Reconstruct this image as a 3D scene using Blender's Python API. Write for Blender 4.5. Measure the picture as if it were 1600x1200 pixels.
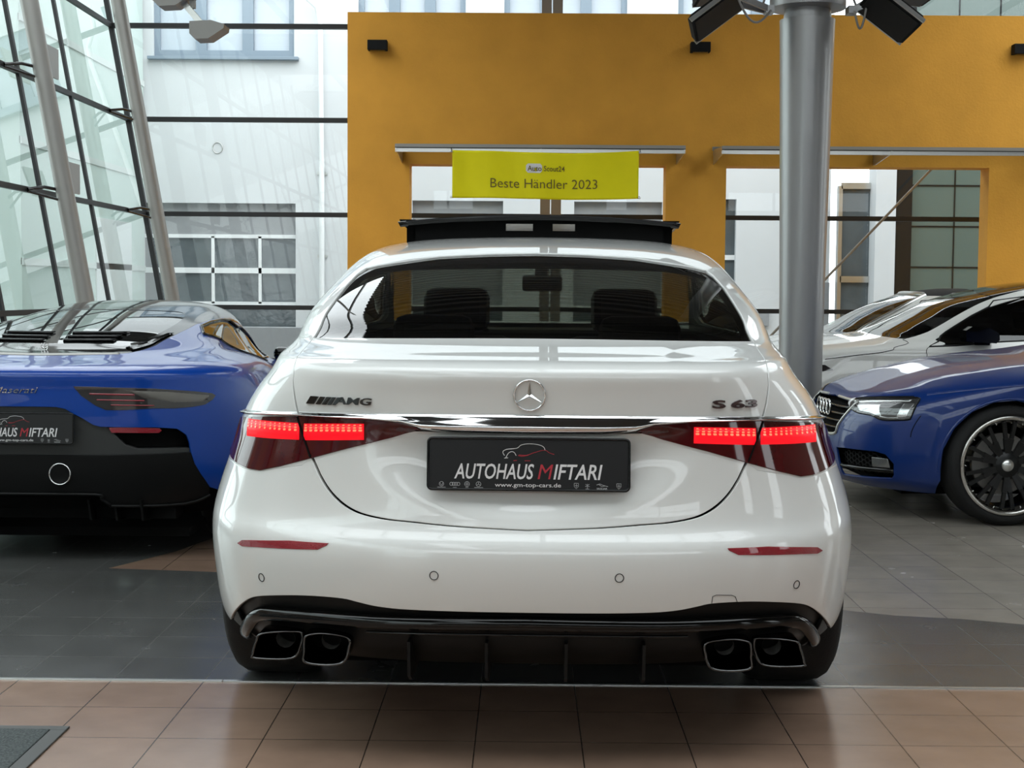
import bpy, bmesh, math, random
import numpy as np
from mathutils import Vector, Matrix
from mathutils.geometry import delaunay_2d_cdt
random.seed(7)
scene = bpy.context.scene
for o in list(bpy.data.objects): bpy.data.objects.remove(o)
COL = scene.collection

# ---------------------------------------------------------------- camera
CAM_H = 1.27
cam_data = bpy.data.cameras.new('camera'); cam_data.sensor_width = 36; cam_data.lens = 36*2270/1600
cam_data.clip_start = .05; cam_data.clip_end = 300
cam = bpy.data.objects.new('camera', cam_data); COL.objects.link(cam)
cam.matrix_world = (Matrix.Translation((0, 0, CAM_H)) @ Matrix.Rotation(math.radians(.477), 4, 'Z')
                    @ Matrix.Rotation(math.radians(90-3.66), 4, 'X') @ Matrix.Rotation(math.radians(.43), 4, 'Z'))
scene.camera = cam
# ---------------------------------------------------------------- sky (bright overcast) and exposure
scene.view_settings.view_transform = 'Standard'; scene.view_settings.look = 'None'
scene.view_settings.gamma = 1; scene.view_settings.use_curve_mapping = False
scene.view_settings.exposure = 0.25
world = bpy.data.worlds.new('overcast_sky'); scene.world = world; world.use_nodes = True
wn = world.node_tree; wn.nodes.clear()
w_out = wn.nodes.new('ShaderNodeOutputWorld'); w_bg = wn.nodes.new('ShaderNodeBackground')
w_tc = wn.nodes.new('ShaderNodeTexCoord'); w_sep = wn.nodes.new('ShaderNodeSeparateXYZ')
w_ramp = wn.nodes.new('ShaderNodeValToRGB'); w_noise = wn.nodes.new('ShaderNodeTexNoise'); w_mix = wn.nodes.new('ShaderNodeMix')
w_mix.data_type = 'RGBA'; w_mix.blend_type = 'MIX'
wn.links.new(w_tc.outputs['Generated'], w_sep.inputs[0]); wn.links.new(w_sep.outputs['Z'], w_ramp.inputs[0])
w_ramp.color_ramp.elements[0].position = .0; w_ramp.color_ramp.elements[0].color = (.90, .92, .92, 1)
w_ramp.color_ramp.elements[1].position = .7; w_ramp.color_ramp.elements[1].color = (.95, .98, 1.0, 1)
w_noise.inputs['Scale'].default_value = 3.0; w_noise.inputs['Detail'].default_value = 5
wn.links.new(w_tc.outputs['Generated'], w_noise.inputs['Vector'])
wn.links.new(w_noise.outputs['Fac'], w_mix.inputs[0]); wn.links.new(w_ramp.outputs[0], w_mix.inputs[6])
w_mix.inputs[7].default_value = (.80, .85, .90, 1)
wn.links.new(w_mix.outputs[2], w_bg.inputs[0]); w_bg.inputs[1].default_value = 3.3
wn.links.new(w_bg.outputs[0], w_out.inputs[0])
scene.cycles.use_denoising = True
scene.cycles.max_bounces = 8; scene.cycles.transparent_max_bounces = 16
scene.cycles.diffuse_bounces = 4; scene.cycles.glossy_bounces = 4
scene.cycles.sample_clamp_indirect = 6.0
scene.cycles.caustics_reflective = False; scene.cycles.caustics_refractive = False

# ---------------------------------------------------------------- object helpers
def link(o, parent=None):
    COL.objects.link(o)
    if parent is not None: o.parent = parent
    return o
def tag(o, label=None, cat=None, group=None, kind=None):
    if label: o['label'] = label
    if cat: o['category'] = cat
    if group: o['group'] = group
    if kind: o['kind'] = kind
    return o
def empty(name, loc=(0, 0, 0), rz=0, label=None, cat=None, group=None):
    o = bpy.data.objects.new(name, None); o.location = loc; o.rotation_euler = (0, 0, rz); o.empty_display_size = .1
    link(o); return tag(o, label, cat, group)
def mesh_obj(name, verts, faces, mat, parent=None, smooth=False, normals=None):
    me = bpy.data.meshes.new(name); me.from_pydata([tuple(map(float, v)) for v in verts], [], faces); me.update()
    if smooth is True: me.shade_smooth()
    elif smooth is not False: me.polygons.foreach_set('use_smooth', smooth)
    if normals is not None: me.normals_split_custom_set_from_vertices([tuple(map(float, n)) for n in normals])
    if mat is not None: me.materials.append(mat)
    return link(bpy.data.objects.new(name, me), parent)
class MB:
    """collects simple solids that become one mesh"""
    def __init__(s): s.v = []; s.f = []; s.sm = []
    def add(s, v, f, smooth=False):
        o = len(s.v); s.v += [tuple(map(float, p)) for p in v]; s.f += [tuple(i+o for i in q) for q in f]; s.sm += [smooth]*len(f)
        return s
    def box(s, lo, hi, b=0.0, M=None):
        lo = np.array(lo, float); hi = np.array(hi, float)
        bm = bmesh.new(); bmesh.ops.create_cube(bm, size=1)
        for v in bm.verts: v.co = Vector([(lo[i]+hi[i])/2 + v.co[i]*(hi[i]-lo[i]) for i in range(3)])
        if b > 0: bmesh.ops.bevel(bm, geom=bm.edges[:], offset=b, segments=2, affect='EDGES', profile=.5)
        if M is not None: bmesh.ops.transform(bm, matrix=M, verts=bm.verts)
        bm.verts.index_update(); s.add([v.co for v in bm.verts], [[v.index for v in f.verts] for f in bm.faces]); bm.free(); return s
    def bar(s, a, b, w, h=None, up=(0, 0, 1)):
        """rectangular bar from a to b"""
        h = w if h is None else h
        a = Vector(a); b = Vector(b); d = (b-a).normalized(); u = Vector(up)
        x = d.cross(u)
        if x.length < 1e-4: x = d.cross(Vector((1, 0, 0)))
        x.normalize(); y = x.cross(d).normalized()
        v = [p + x*(i*w/2) + y*(j*h/2) for p in (a, b) for i, j in ((-1, -1), (1, -1), (1, 1), (-1, 1))]
        return s.add(v, [(3, 2, 1, 0), (4, 5, 6, 7), (0, 1, 5, 4), (1, 2, 6, 5), (2, 3, 7, 6), (3, 0, 4, 7)])
    def tube(s, pts, r, n=12, closed=False, caps=True, squash=None):
        pts = [Vector(p) for p in pts]; rr = r if hasattr(r, '__len__') else [r]*len(pts)
        rings = []; N = len(pts); ref = None
        for i, p in enumerate(pts):
            if closed: d = pts[(i+1) % N] - pts[i-1]
            else: d = pts[min(i+1, N-1)] - pts[max(i-1, 0)]
            d.normalize()
            if ref is None: ref = Vector((0, 0, 1)) if abs(d.z) < .9 else Vector((1, 0, 0))
            x = (ref - d*ref.dot(d)).normalized(); y = d.cross(x); ref = x
            rings.append([p + (x*math.cos(t) + y*math.sin(t)*(squash or 1))*rr[i] for t in [2*math.pi*k/n for k in range(n)]])
        v = [q for R_ in rings for q in R_]; f = []
        for i in range(N if closed else N-1):
            j = (i+1) % N
            for k in range(n): f.append((i*n+k, i*n+(k+1) % n, j*n+(k+1) % n, j*n+k))
        s.add(v, f, True)
        if caps and not closed: s.add(rings[0], [tuple(range(n-1, -1, -1))]); s.add(rings[-1], [tuple(range(n))])
        return s
    def lathe(s, prof, axis=(0, 0, 0), n=48, M=None, smooth=True):
        """profile of (r, t) spun about local z"""
        v = []; f = []
        for r, t in prof:
            for k in range(n): a = 2*math.pi*k/n; v.append(Vector((r*math.cos(a), r*math.sin(a), t)))
        for i in range(len(prof)-1):
            for k in range(n): f.append((i*n+k, i*n+(k+1) % n, (i+1)*n+(k+1) % n, (i+1)*n+k))
        if M is not None: v = [M @ p for p in v]
        v = [p + Vector(axis) for p in v]
        return s.add(v, f, smooth)
    def prism(s, poly, d, M=None):
        """polygon (x, y) extruded from z=0 to z=d, capped"""
        n = len(poly); v = [Vector((x, y, 0)) for x, y in poly] + [Vector((x, y, d)) for x, y in poly]
        if M is not None: v = [M @ p for p in v]
        return s.add(v, [tuple(range(n-1, -1, -1)), tuple(range(n, 2*n))] + [(i, (i+1) % n, n+(i+1) % n, n+i) for i in range(n)])
    def build(s, name, mat, parent=None):
        return mesh_obj(name, s.v, s.f, mat, parent, smooth=list(s.sm))
def frame(origin, x, y):
    """matrix whose local x, y run along the given directions"""
    x = Vector(x).normalized(); z = x.cross(Vector(y)).normalized(); y = z.cross(x)
    return Matrix(((x.x, y.x, z.x, origin[0]), (x.y, y.y, z.y, origin[1]), (x.z, y.z, z.z, origin[2]), (0, 0, 0, 1)))
def text_mesh(s, size, shear=0, depth=.0, bold=0, spacing=1.0, align='LEFT'):
    c = bpy.data.curves.new('tmp_text', 'FONT'); c.body = s; c.size = size; c.shear = shear; c.extrude = depth; c.offset = bold
    c.space_character = spacing; c.align_x = align; c.resolution_u = 3
    o = bpy.data.objects.new('tmp_text', c); COL.objects.link(o); bpy.context.view_layer.update()
    me = bpy.data.meshes.new_from_object(o.evaluated_get(bpy.context.evaluated_depsgraph_get()))
    V = [tuple(v.co) for v in me.vertices]; Fc = [tuple(p.vertices) for p in me.polygons]
    bpy.data.objects.remove(o); bpy.data.curves.remove(c); bpy.data.meshes.remove(me); return V, Fc
def text_obj(name, s, M, width, height, mat, parent=None, shear=0, depth=.001, bold=0, spacing=1.0, warp=None):
    """lettering fitted into width x height (cap height), lower-left corner at the origin of M"""
    V, Fc = text_mesh(s, 1.0, shear, 0, bold, spacing)
    xs = [v[0] for v in V]; ys = [v[1] for v in V]; x0 = min(xs); kx = width/(max(xs)-x0); ky = height/.70
    top = [Vector(((v[0]-x0)*kx, v[1]*ky, depth)) for v in V]
    n = len(top); vs = top + [Vector((p.x, p.y, -depth)) for p in top]
    ed = {}
    for f in Fc:
        for i in range(len(f)): ed[(f[i], f[(i+1) % len(f)])] = 1
    side = [(a, n+a, n+b, b) for (a, b) in ed if (b, a) not in ed]
    vs = [warp(p) for p in vs] if warp else [M @ p for p in vs]
    return mesh_obj(name, vs, [tuple(f) for f in Fc] + side, mat, parent)

# ---------------------------------------------------------------- materials
def new_mat(name):
    m = bpy.data.materials.new(name); m.use_nodes = True; nt = m.node_tree; nt.nodes.clear()
    return m, nt, nt.nodes.new('ShaderNodeOutputMaterial')
def pbr(name, col, rough=.5, metal=0.0, coat=0.0, coat_rough=.03, spec=.5, noise=0.0, nscale=8.0, bump=0.0, bscale=60.0, emit=None, estr=0.0, alpha=1.0):
    m, nt, out = new_mat(name); p = nt.nodes.new('ShaderNodeBsdfPrincipled'); nt.links.new(p.outputs[0], out.inputs[0])
    I = p.inputs; I['Base Color'].default_value = (*col, 1); I['Roughness'].default_value = rough; I['Metallic'].default_value = metal
    I['Coat Weight'].default_value = coat; I['Coat Roughness'].default_value = coat_rough; I['Specular IOR Level'].default_value = spec
    if emit: I['Emission Color'].default_value = (*emit, 1); I['Emission Strength'].default_value = estr
    tc = nt.nodes.new('ShaderNodeTexCoord')
    nz = nt.nodes.new('ShaderNodeTexNoise'); nz.inputs['Scale'].default_value = nscale; nz.inputs['Detail'].default_value = 6
    nt.links.new(tc.outputs['Object'], nz.inputs['Vector'])
    amt = noise if noise > 0 else .012
    mx = nt.nodes.new('ShaderNodeMix'); mx.data_type = 'RGBA'
    mx.inputs[6].default_value = (*[c*(1-amt) for c in col], 1); mx.inputs[7].default_value = (*[min(1, c*(1+amt)) for c in col], 1)
    nt.links.new(nz.outputs['Fac'], mx.inputs[0]); nt.links.new(mx.outputs[2], I['Base Color'])
    if bump > 0:
        b = nt.nodes.new('ShaderNodeBump'); b.inputs['Strength'].default_value = bump; b.inputs['Distance'].default_value = .01
        n2 = nt.nodes.new('ShaderNodeTexNoise'); n2.inputs['Scale'].default_value = bscale; n2.inputs['Detail'].default_value = 4
        nt.links.new(tc.outputs['Object'], n2.inputs['Vector']); nt.links.new(n2.outputs['Fac'], b.inputs['Height']); nt.links.new(b.outputs[0], I['Normal'])
    return m
def glass(name, tint, refl=.04, refl_max=.9, rough=0.0):
    """thin pane: transparent with a tint, mirror-like at grazing angles"""
    m, nt, out = new_mat(name); t = nt.nodes.new('ShaderNodeBsdfTransparent'); t.inputs[0].default_value = (*tint, 1)
    g = nt.nodes.new('ShaderNodeBsdfGlossy'); g.inputs['Roughness'].default_value = rough; g.inputs[0].default_value = (1, 1, 1, 1)
    lw = nt.nodes.new('ShaderNodeLayerWeight'); lw.inputs['Blend'].default_value = .5
    pw = nt.nodes.new('ShaderNodeMath'); pw.operation = 'POWER'; pw.inputs[1].default_value = 4.0
    mr = nt.nodes.new('ShaderNodeMapRange'); mr.inputs['To Min'].default_value = refl; mr.inputs['To Max'].default_value = refl_max
    nt.links.new(lw.outputs['Facing'], pw.inputs[0]); nt.links.new(pw.outputs[0], mr.inputs['Value'])
    mx = nt.nodes.new('ShaderNodeMixShader'); nt.links.new(mr.outputs[0], mx.inputs[0])
    nt.links.new(t.outputs[0], mx.inputs[1]); nt.links.new(g.outputs[0], mx.inputs[2]); nt.links.new(mx.outputs[0], out.inputs[0]); return m
def tile_mat(name, col, var, grout, size=.30, off=(.17, .13), rough=.3, gw=.004, spec=.5):
    m, nt, out = new_mat(name); p = nt.nodes.new('ShaderNodeBsdfPrincipled'); nt.links.new(p.outputs[0], out.inputs[0])
    tc = nt.nodes.new('ShaderNodeTexCoord'); mp = nt.nodes.new('ShaderNodeMapping'); nt.links.new(tc.outputs['Object'], mp.inputs[0])
    mp.inputs['Location'].default_value = (-off[0], -off[1], 0)
    br = nt.nodes.new('ShaderNodeTexBrick'); br.offset = 0; br.inputs['Scale'].default_value = 1; br.inputs['Brick Width'].default_value = size
    br.inputs['Row Height'].default_value = size; br.inputs['Mortar Size'].default_value = gw/2; br.inputs['Mortar Smooth'].default_value = .1
    br.inputs['Color1'].default_value = (*[c*(1-var) for c in col], 1); br.inputs['Color2'].default_value = (*[c*(1+var) for c in col], 1)
    br.inputs['Mortar'].default_value = (*grout, 1); nt.links.new(mp.outputs[0], br.inputs['Vector'])
    nz = nt.nodes.new('ShaderNodeTexNoise'); nz.inputs['Scale'].default_value = 5; nz.inputs['Detail'].default_value = 8; nt.links.new(tc.outputs['Object'], nz.inputs['Vector'])
    ov = nt.nodes.new('ShaderNodeMix'); ov.data_type = 'RGBA'; ov.blend_type = 'OVERLAY'; ov.inputs[0].default_value = .35
    nt.links.new(br.outputs['Color'], ov.inputs[6]); nt.links.new(nz.outputs['Color'], ov.inputs[7])
    bw = nt.nodes.new('ShaderNodeRGBToBW'); nt.links.new(nz.outputs['Color'], bw.inputs[0]); nt.links.new(bw.outputs[0], ov.inputs[7])
    nt.links.new(ov.outputs[2], p.inputs['Base Color'])
    rr = nt.nodes.new('ShaderNodeMapRange'); rr.inputs['To Min'].default_value = rough*.7; rr.inputs['To Max'].default_value = rough*1.35
    nt.links.new(nz.outputs['Fac'], rr.inputs['Value']); nt.links.new(rr.outputs[0], p.inputs['Roughness']); p.inputs['Specular IOR Level'].default_value = spec
    b = nt.nodes.new('ShaderNodeBump'); b.inputs['Strength'].default_value = .5; b.inputs['Distance'].default_value = .003; b.invert = True
    nt.links.new(br.outputs['Fac'], b.inputs['Height']); nt.links.new(b.outputs[0], p.inputs['Normal']); return m

M_ = {}
M_['orange'] = pbr('ochre_plaster', (.78, .37, .052), .75, noise=.16, nscale=2.2, bump=.25, bscale=45, spec=.25)
M_['white_paint'] = pbr('white_car_paint', (.74, .74, .72), .35, coat=1.0, coat_rough=.015)
M_['white_paint2'] = pbr('warm_white_car_paint', (.78, .77, .73), .35, coat=1.0, coat_rough=.015)
M_['blue_paint'] = pbr('bright_blue_car_paint', (.002, .05, .32), .35, spec=.3, coat=.7, coat_rough=.015, noise=.1, nscale=300)
M_['navy_paint'] = pbr('deep_blue_car_paint', (.0015, .024, .15), .35, spec=.3, coat=.6, coat_rough=.015, noise=.1, nscale=300)
M_['gloss_black'] = pbr('gloss_black', (.003, .003, .003), .07, spec=.36)
M_['satin_black'] = pbr('satin_black', (.0055, .0055, .0055), .45, spec=.22)
M_['wheel_black'] = pbr('wheel_black', (.008, .008, .008), .35, spec=.3)
M_['matt_black'] = pbr('matt_black', (.010, .010, .010), .8, spec=.2)
M_['dark'] = pbr('dark_void', (.004, .004, .004), .9, spec=.1)
M_['rubber'] = pbr('tyre_rubber', (.012, .012, .012), .75, spec=.3, bump=.2, bscale=200)
M_['chrome'] = pbr('chrome', (.80, .80, .80), .06, metal=1)
M_['dark_chrome'] = pbr('dark_chrome', (.10, .10, .10), .1, metal=1)
M_['silver'] = pbr('silver_painted_steel', (.31, .31, .31), .38, metal=.55, coat=.2)
M_['steel'] = pbr('grey_steel', (.30, .29, .27), .4, metal=.3)
M_['alu'] = pbr('aluminium', (.62, .62, .60), .28, metal=.9)
M_['black_frame'] = pbr('black_metal_frame', (.012, .012, .013), .5)
M_['white_wall'] = pbr('white_render', (.66, .68, .69), .85, noise=.05, nscale=1.5, spec=.2)
M_['warm_wall'] = pbr('warm_grey_plaster', (.34, .31, .27), .85, noise=.06, spec=.2)
M_['brick'] = pbr('brown_brick', (.20, .14, .11), .85, noise=.25, nscale=6, spec=.2)
M_['mint_wall'] = pbr('mint_render', (.60, .70, .66), .85, noise=.05, nscale=1.2, spec=.2)
M_['canopy_metal'] = pbr('dull_canopy_metal', (.30, .28, .25), .4, metal=.5)
M_['pale_wall'] = pbr('pale_render', (.66, .70, .68), .85, noise=.05, nscale=1.2, spec=.2)
M_['grey_wall'] = pbr('grey_render', (.33, .34, .35), .85, noise=.08, spec=.2)
M_['door_glass'] = pbr('dark_door_glazing', (.10, .12, .13), .12, noise=.3, nscale=3, bump=.35, bscale=7)
M_['blue_frame'] = pbr('blue_grey_frame', (.23, .29, .35), .5)
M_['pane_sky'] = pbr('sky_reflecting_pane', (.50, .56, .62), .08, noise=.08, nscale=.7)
M_['green_glass'] = pbr('green_grey_facade_glazing', (.10, .14, .125), .10, noise=.15, nscale=.4)
M_['white_frame'] = pbr('white_frame', (.85, .87, .87), .5)
M_['yellow'] = pbr('yellow_banner_fabric', (.88, .78, .004), .6, noise=.05, nscale=5, spec=.25)
M_['brown_text'] = pbr('dark_brown_print', (.14, .10, .015), .7)
M_['white_print'] = pbr('white_print', (.72, .70, .70), .6)
M_['red_print'] = pbr('red_print', (.42, .02, .035), .6)
M_['grey_print'] = pbr('grey_print', (.40, .40, .40), .6)
M_['plate'] = pbr('black_number_plate', (.010, .0095, .010), .35, spec=.3, noise=.1, nscale=30)
M_['mat'] = pbr('dark_floor_mat', (.10, .11, .11), .95, noise=.9, nscale=120, bump=1, bscale=120, spec=.1)
M_['mat_edge'] = pbr('rubber_mat_edge', (.075, .075, .072), .6)
M_['ceiling'] = pbr('dark_ribbed_ceiling', (.10, .10, .105), .6)
M_['asphalt'] = pbr('asphalt', (.23, .23, .23), .9, noise=.15, nscale=3)
M_['tile_brown'] = tile_mat('brown_floor_tiles', (.290, .188, .136), .035, (.06, .04, .03), rough=.22, spec=.6)
M_['tile_dark'] = tile_mat('charcoal_floor_tiles', (.086, .086, .082), .05, (.125, .12, .115), rough=.24, spec=.45)
M_['tile_taupe'] = tile_mat('taupe_floor_tiles', (.30, .268, .228), .04, (.11, .10, .09), rough=.24, spec=.5)
M_['pane'] = glass('clear_pane', (.93, .965, .955), .03, .8)
M_['pane_green'] = glass('greenish_pane', (.80, .90, .87), .10, .9)
M_['frost'] = glass('canopy_glass', (.75, .78, .76), .10, .8, .1)
M_['tint_glass'] = glass('tinted_car_glass', (.22, .235, .20), .03, .85)
M_['dark_glass'] = glass('dark_car_glass', (.08, .08, .08), .06, .9)
M_['car_glass'] = glass('clear_car_glass', (.72, .76, .72), .06, .9)
M_['clear_lens'] = glass('clear_lamp_lens', (.95, .95, .95), .06, .8)
M_['lamp_red'] = pbr('dark_red_lamp_lens', (.06, .0015, .003), .05, spec=.6, noise=.5, nscale=25)
M_['lamp_smoke'] = pbr('smoked_lamp_lens', (.035, .030, .030), .05, coat=1, coat_rough=.01)
M_['reflector_red'] = pbr('red_reflector', (.28, .006, .018), .15, coat=1, coat_rough=.02, bump=.3, bscale=300)
M_['lit_red'] = pbr('lit_red_light_guide', (.25, .003, .006), .35, spec=.3, emit=(1.0, .006, .016), estr=.82)
M_['led'] = pbr('lit_led', (.9, .2, .1), .2, emit=(1.0, .12, .06), estr=1.3)
M_['interior'] = pbr('dark_leather', (.02, .019, .018), .55)
M_['tan'] = pbr('olive_leather', (.26, .22, .09), .6)
M_['reflector_silver'] = pbr('lamp_reflector', (.55, .56, .56), .15, metal=.8)
# ---------------------------------------------------------------- setting: floor, walls, facades, ceiling
def struct(o): return tag(o, kind='structure')
def slab(name, poly, z, mat, t=.02):
    return mesh_obj(name, [(x, y, z) for x, y in poly] + [(x, y, z-t) for x, y in poly],
                    [tuple(range(len(poly)))] + [(i, len(poly)+i, len(poly)+(i+1) % len(poly), (i+1) % len(poly)) for i in range(len(poly))], mat)
X0, X1, Y0, Y1, ZC = -4.31, 11.0, -11.0, 18.0, 5.9
def left_x(z): return -4.307 - .176*z
struct(slab('floor', [(-4.6, Y0), (X1, Y0), (X1, 4.625), (-4.6, 4.625)], 0, M_['tile_brown'], .1))
band = [(-4.6, 4.64), (X1, 4.64), (X1, 3.0+1.9), (6, 5.12), (3, 5.38), (1.94, 5.555), (1.72, 5.643), (1.48, 5.69), (1.284, 5.785), (.6, 5.96), (-.4, 6.2), (-1.37, 6.45), (-1.88, 6.515), (-1.84, 6.60), (-1.68, 6.95), (-1.58, 7.35), (-1.35, 8.2), (-1.2, 9.2), (-4.6, 9.6)]
struct(slab('floor', band, 0, M_['tile_dark'], .1))
struct(slab('floor', [(X1, Y1), (-.2, Y1), (-.2, 6.153)] + band[9:2:-1] + [(X1, 4.9)], 0, M_['tile_taupe'], .1))
struct(slab('floor', [(-.2, Y1), (-4.6, Y1), (-4.6, 9.6)] + band[17:9:-1] + [(-.2, 6.153)], 0, M_['tile_brown'], .1))
struct(MB().box((-4.3, 4.624, -.01), (-.97, 4.642, .004), .001).build('trim_1', M_['alu']))
struct(MB().box((-.968, 4.6235, -.01), (X1-.2, 4.6415, .004), .001).build('trim_2', M_['alu']))
struct(slab('ground', [(-60, -60), (60, -60), (60, 60), (-60, 60)], -.12, M_['asphalt'], .1))

# ochre partition wall with two openings
WY, WT = 15.9, .30
w = MB()
for a, b, c, d in ((-1.939, -1.262, 0, 4.265), (-1.262, 1.522, 2.64, 4.265), (1.522, 2.176, 0, 4.265), (2.176, 5.02, 2.64, 4.265), (5.02, X1, 0, 4.265)):
    w.box((a, WY, c), (b, WY+WT, d))
struct(w.build('wall_back', M_['orange']))

def transoms(zs): return zs
TZ = [1.045, 2.19, 3.345, 4.48]
# rear glass facade
f1 = struct(empty('window_1', (0, Y1, 0)))
for z in TZ: MB().box((left_x(z), -.04, z-.028), (X1, .04, z+.028)).build('transom', M_['black_frame'], f1)
MB().box((left_x(0), -.05, 0), (X1, .05, .08)).build('sill', M_['black_frame'], f1)
MB().bar((left_x(0), 0, 0), (left_x(ZC), 0, ZC), .06, .06, (0, 1, 0)).build('corner_mullion', M_['black_frame'], f1)
MB().box((.18, -.10, .05), (.30, .05, ZC)).box((.315, -.10, .05), (.435, .05, ZC)).build('mullion', M_['steel'], f1)
for x in (6.2, 8.6): MB().box((x-.03, -.05, .05), (x+.03, .05, ZC)).build('mullion', M_['black_frame'], f1)
MB().add([(left_x(0), .0, 0), (X1, .0, 0), (X1, .0, ZC), (left_x(ZC), .0, ZC)], [(0, 1, 2, 3)]).build('pane', M_['pane'], f1)
# raking glass wall on the left, with its stays
f2 = struct(empty('window_2', (left_x(0), 0, 0)))
LX = lambda z: -.176*z
for z in TZ: MB().bar((LX(z), Y0, z), (LX(z), Y1, z), .05, .05).build('transom', M_['black_frame'], f2)
ym = [14.1 - 1.63*k for k in range(1, 16)] + [14.1, 15.73]
for y in ym: MB().bar((LX(0), y, 0), (LX(ZC), y, ZC), .035, .06, (0, 1, 0)).build('mullion', M_['black_frame'], f2)
MB().add([(0, Y0, 0), (0, Y1, 0), (LX(ZC), Y1, ZC), (LX(ZC), Y0, ZC)], [(0, 1, 2, 3)]).build('pane', M_['pane_green'], f2)
# glazing behind the camera and on the right
wr = MB(); wy = [(-3.6, -2.4), (.3, 1.5), (8.1, 9.6), (12.0, 13.5)]
y = Y0
for a, b in wy + [(Y1, Y1)]:
    wr.box((X1, y, 0), (X1+.25, a, ZC))
    if b > a: wr.box((X1, a, 0), (X1+.25, b, .9)); wr.box((X1, a, 4.2), (X1+.25, b, ZC))
    y = b
struct(wr.build('wall_right', M_['warm_wall']))
for k, (a, b) in enumerate(wy):
    w3 = struct(empty('window_%d' % (k+4), (X1+.12, (a+b)/2, .9)))
    MB().add([(0, (a-b)/2, 0), (0, (b-a)/2, 0), (0, (b-a)/2, 3.3), (0, (a-b)/2, 3.3)], [(0, 1, 2, 3)]).build('pane', M_['pane'], w3)
    for z in (1.1, 2.2): MB().box((-.03, (a-b)/2, z-.025), (.03, (b-a)/2, z+.025)).build('glazing_bar', M_['black_frame'], w3)
# unseen wall with high glazing behind the camera, shaped for light and reflections
struct(MB().box((-4.9, Y0-.25, 0), (X1, Y0-.05, 3.9)).build('wall_front', M_['grey_wall']))
f10 = struct(empty('window_10', (0, Y0-.15, 0)))
MB().box((left_x(4.9), -.04, 4.86), (X1, .04, 4.94)).build('transom', M_['black_frame'], f10)
for x in np.arange(-4, 11, 1.5): MB().box((x-.035, -.05, 3.9), (x+.035, .05, ZC)).build('mullion', M_['black_frame'], f10)
MB().add([(left_x(3.9), 0, 3.9), (X1, 0, 3.9), (X1, 0, ZC), (left_x(ZC), 0, ZC)], [(0, 1, 2, 3)]).build('pane', M_['pane'], f10)
# ribbed ceiling with unseen roof lights, added for light and reflections
SKY = [(-2.3, -1.35, -7.0, -.4), (-5.6, 6.0, .8, 4.4), (5.0, X1+.3, 8.6, 15.6), (-5.6, -2.3, 8.6, 15.6)]
ce = MB()
for k in range(int((Y1-Y0)/.3)+1):
    y = Y0 + .3*k; ym_ = y+.15; cut = sorted((q[0], q[1]) for q in SKY if q[2] < ym_ < q[3]); xa = -5.6; runs = []
    for c0, c1 in cut:
        if c0 > xa + .01: runs.append((xa, c0))
        xa = c1
    if xa < X1+.29: runs.append((xa, X1+.3))
    p = [(y, ZC), (y+.10, ZC), (y+.15, ZC+.10), (y+.25, ZC+.10), (y+.30, ZC)]
    for a_, b_ in runs:
        for (ya, za), (yb, zb) in zip(p, p[1:]): ce.add([(a_, ya, za), (a_, yb, zb), (b_, yb, zb), (b_, ya, za)], [(0, 1, 2, 3)])
        ce.add([(a_, y, ZC+.14), (b_, y, ZC+.14), (b_, y+.3, ZC+.14), (a_, y+.3, ZC+.14)], [(0, 1, 2, 3)])
struct(ce.build('ceiling', M_['ceiling']))
s5 = struct(empty('window_3', (0, 0, ZC)))
for x0, x1, y0, y1 in SKY:
    if x1 - x0 < 1.2:
        for y in np.arange(y0, y1, .9): MB().box((x0, y-.03, 0), (x1, y+.03, .1)).build('glazing_bar', M_['black_frame'], s5)
    else:
        for x in np.arange(x0, x1, 1.4): MB().box((x-.03, y0, 0), (x+.03, y1, .1)).build('glazing_bar', M_['black_frame'], s5)
    MB().add([(x0, y0, .12), (x1, y0, .12), (x1, y1, .12), (x0, y1, .12)], [(0, 1, 2, 3)]).build('pane', M_['pane'], s5)

# ---------------------------------------------------------------- things of the hall
def steel_tube(y, label, plates=True):
    e = empty('steel_column', (left_x(0)+.3, y, 0), 0, label, 'column', 'raking steel tubes along the glass wall')
    MB().tube([(0, 0, 0), (LX(ZC), 0, ZC)], .085, 24).build('tube', M_['steel'], e)
    for z in (TZ[1], TZ[2]):
        a = Vector((LX(z), 0, z))
        if plates: MB().box((-.14, .06, -.14), (-.12, .62, .16), M=Matrix.Translation((LX(z)-.03, .35, z+.17))).build('gusset_plate', M_['steel'], e)
        MB().tube([a, a+Vector((-.16, -.1, .03)), a+Vector((-.27, -.25, 0))], .016, 8).tube([a+Vector((0, 0, -.1)), a+Vector((-.27, -.25, -.02))], .012, 8).build('stay', M_['dark_chrome'], e)
    return e
steel_tube(13.9, 'grey raking steel tube nearest the left edge of the photo, in front of the glass wall')
steel_tube(17.35, 'grey raking steel tube at the rear corner of the glass wall', False)

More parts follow.
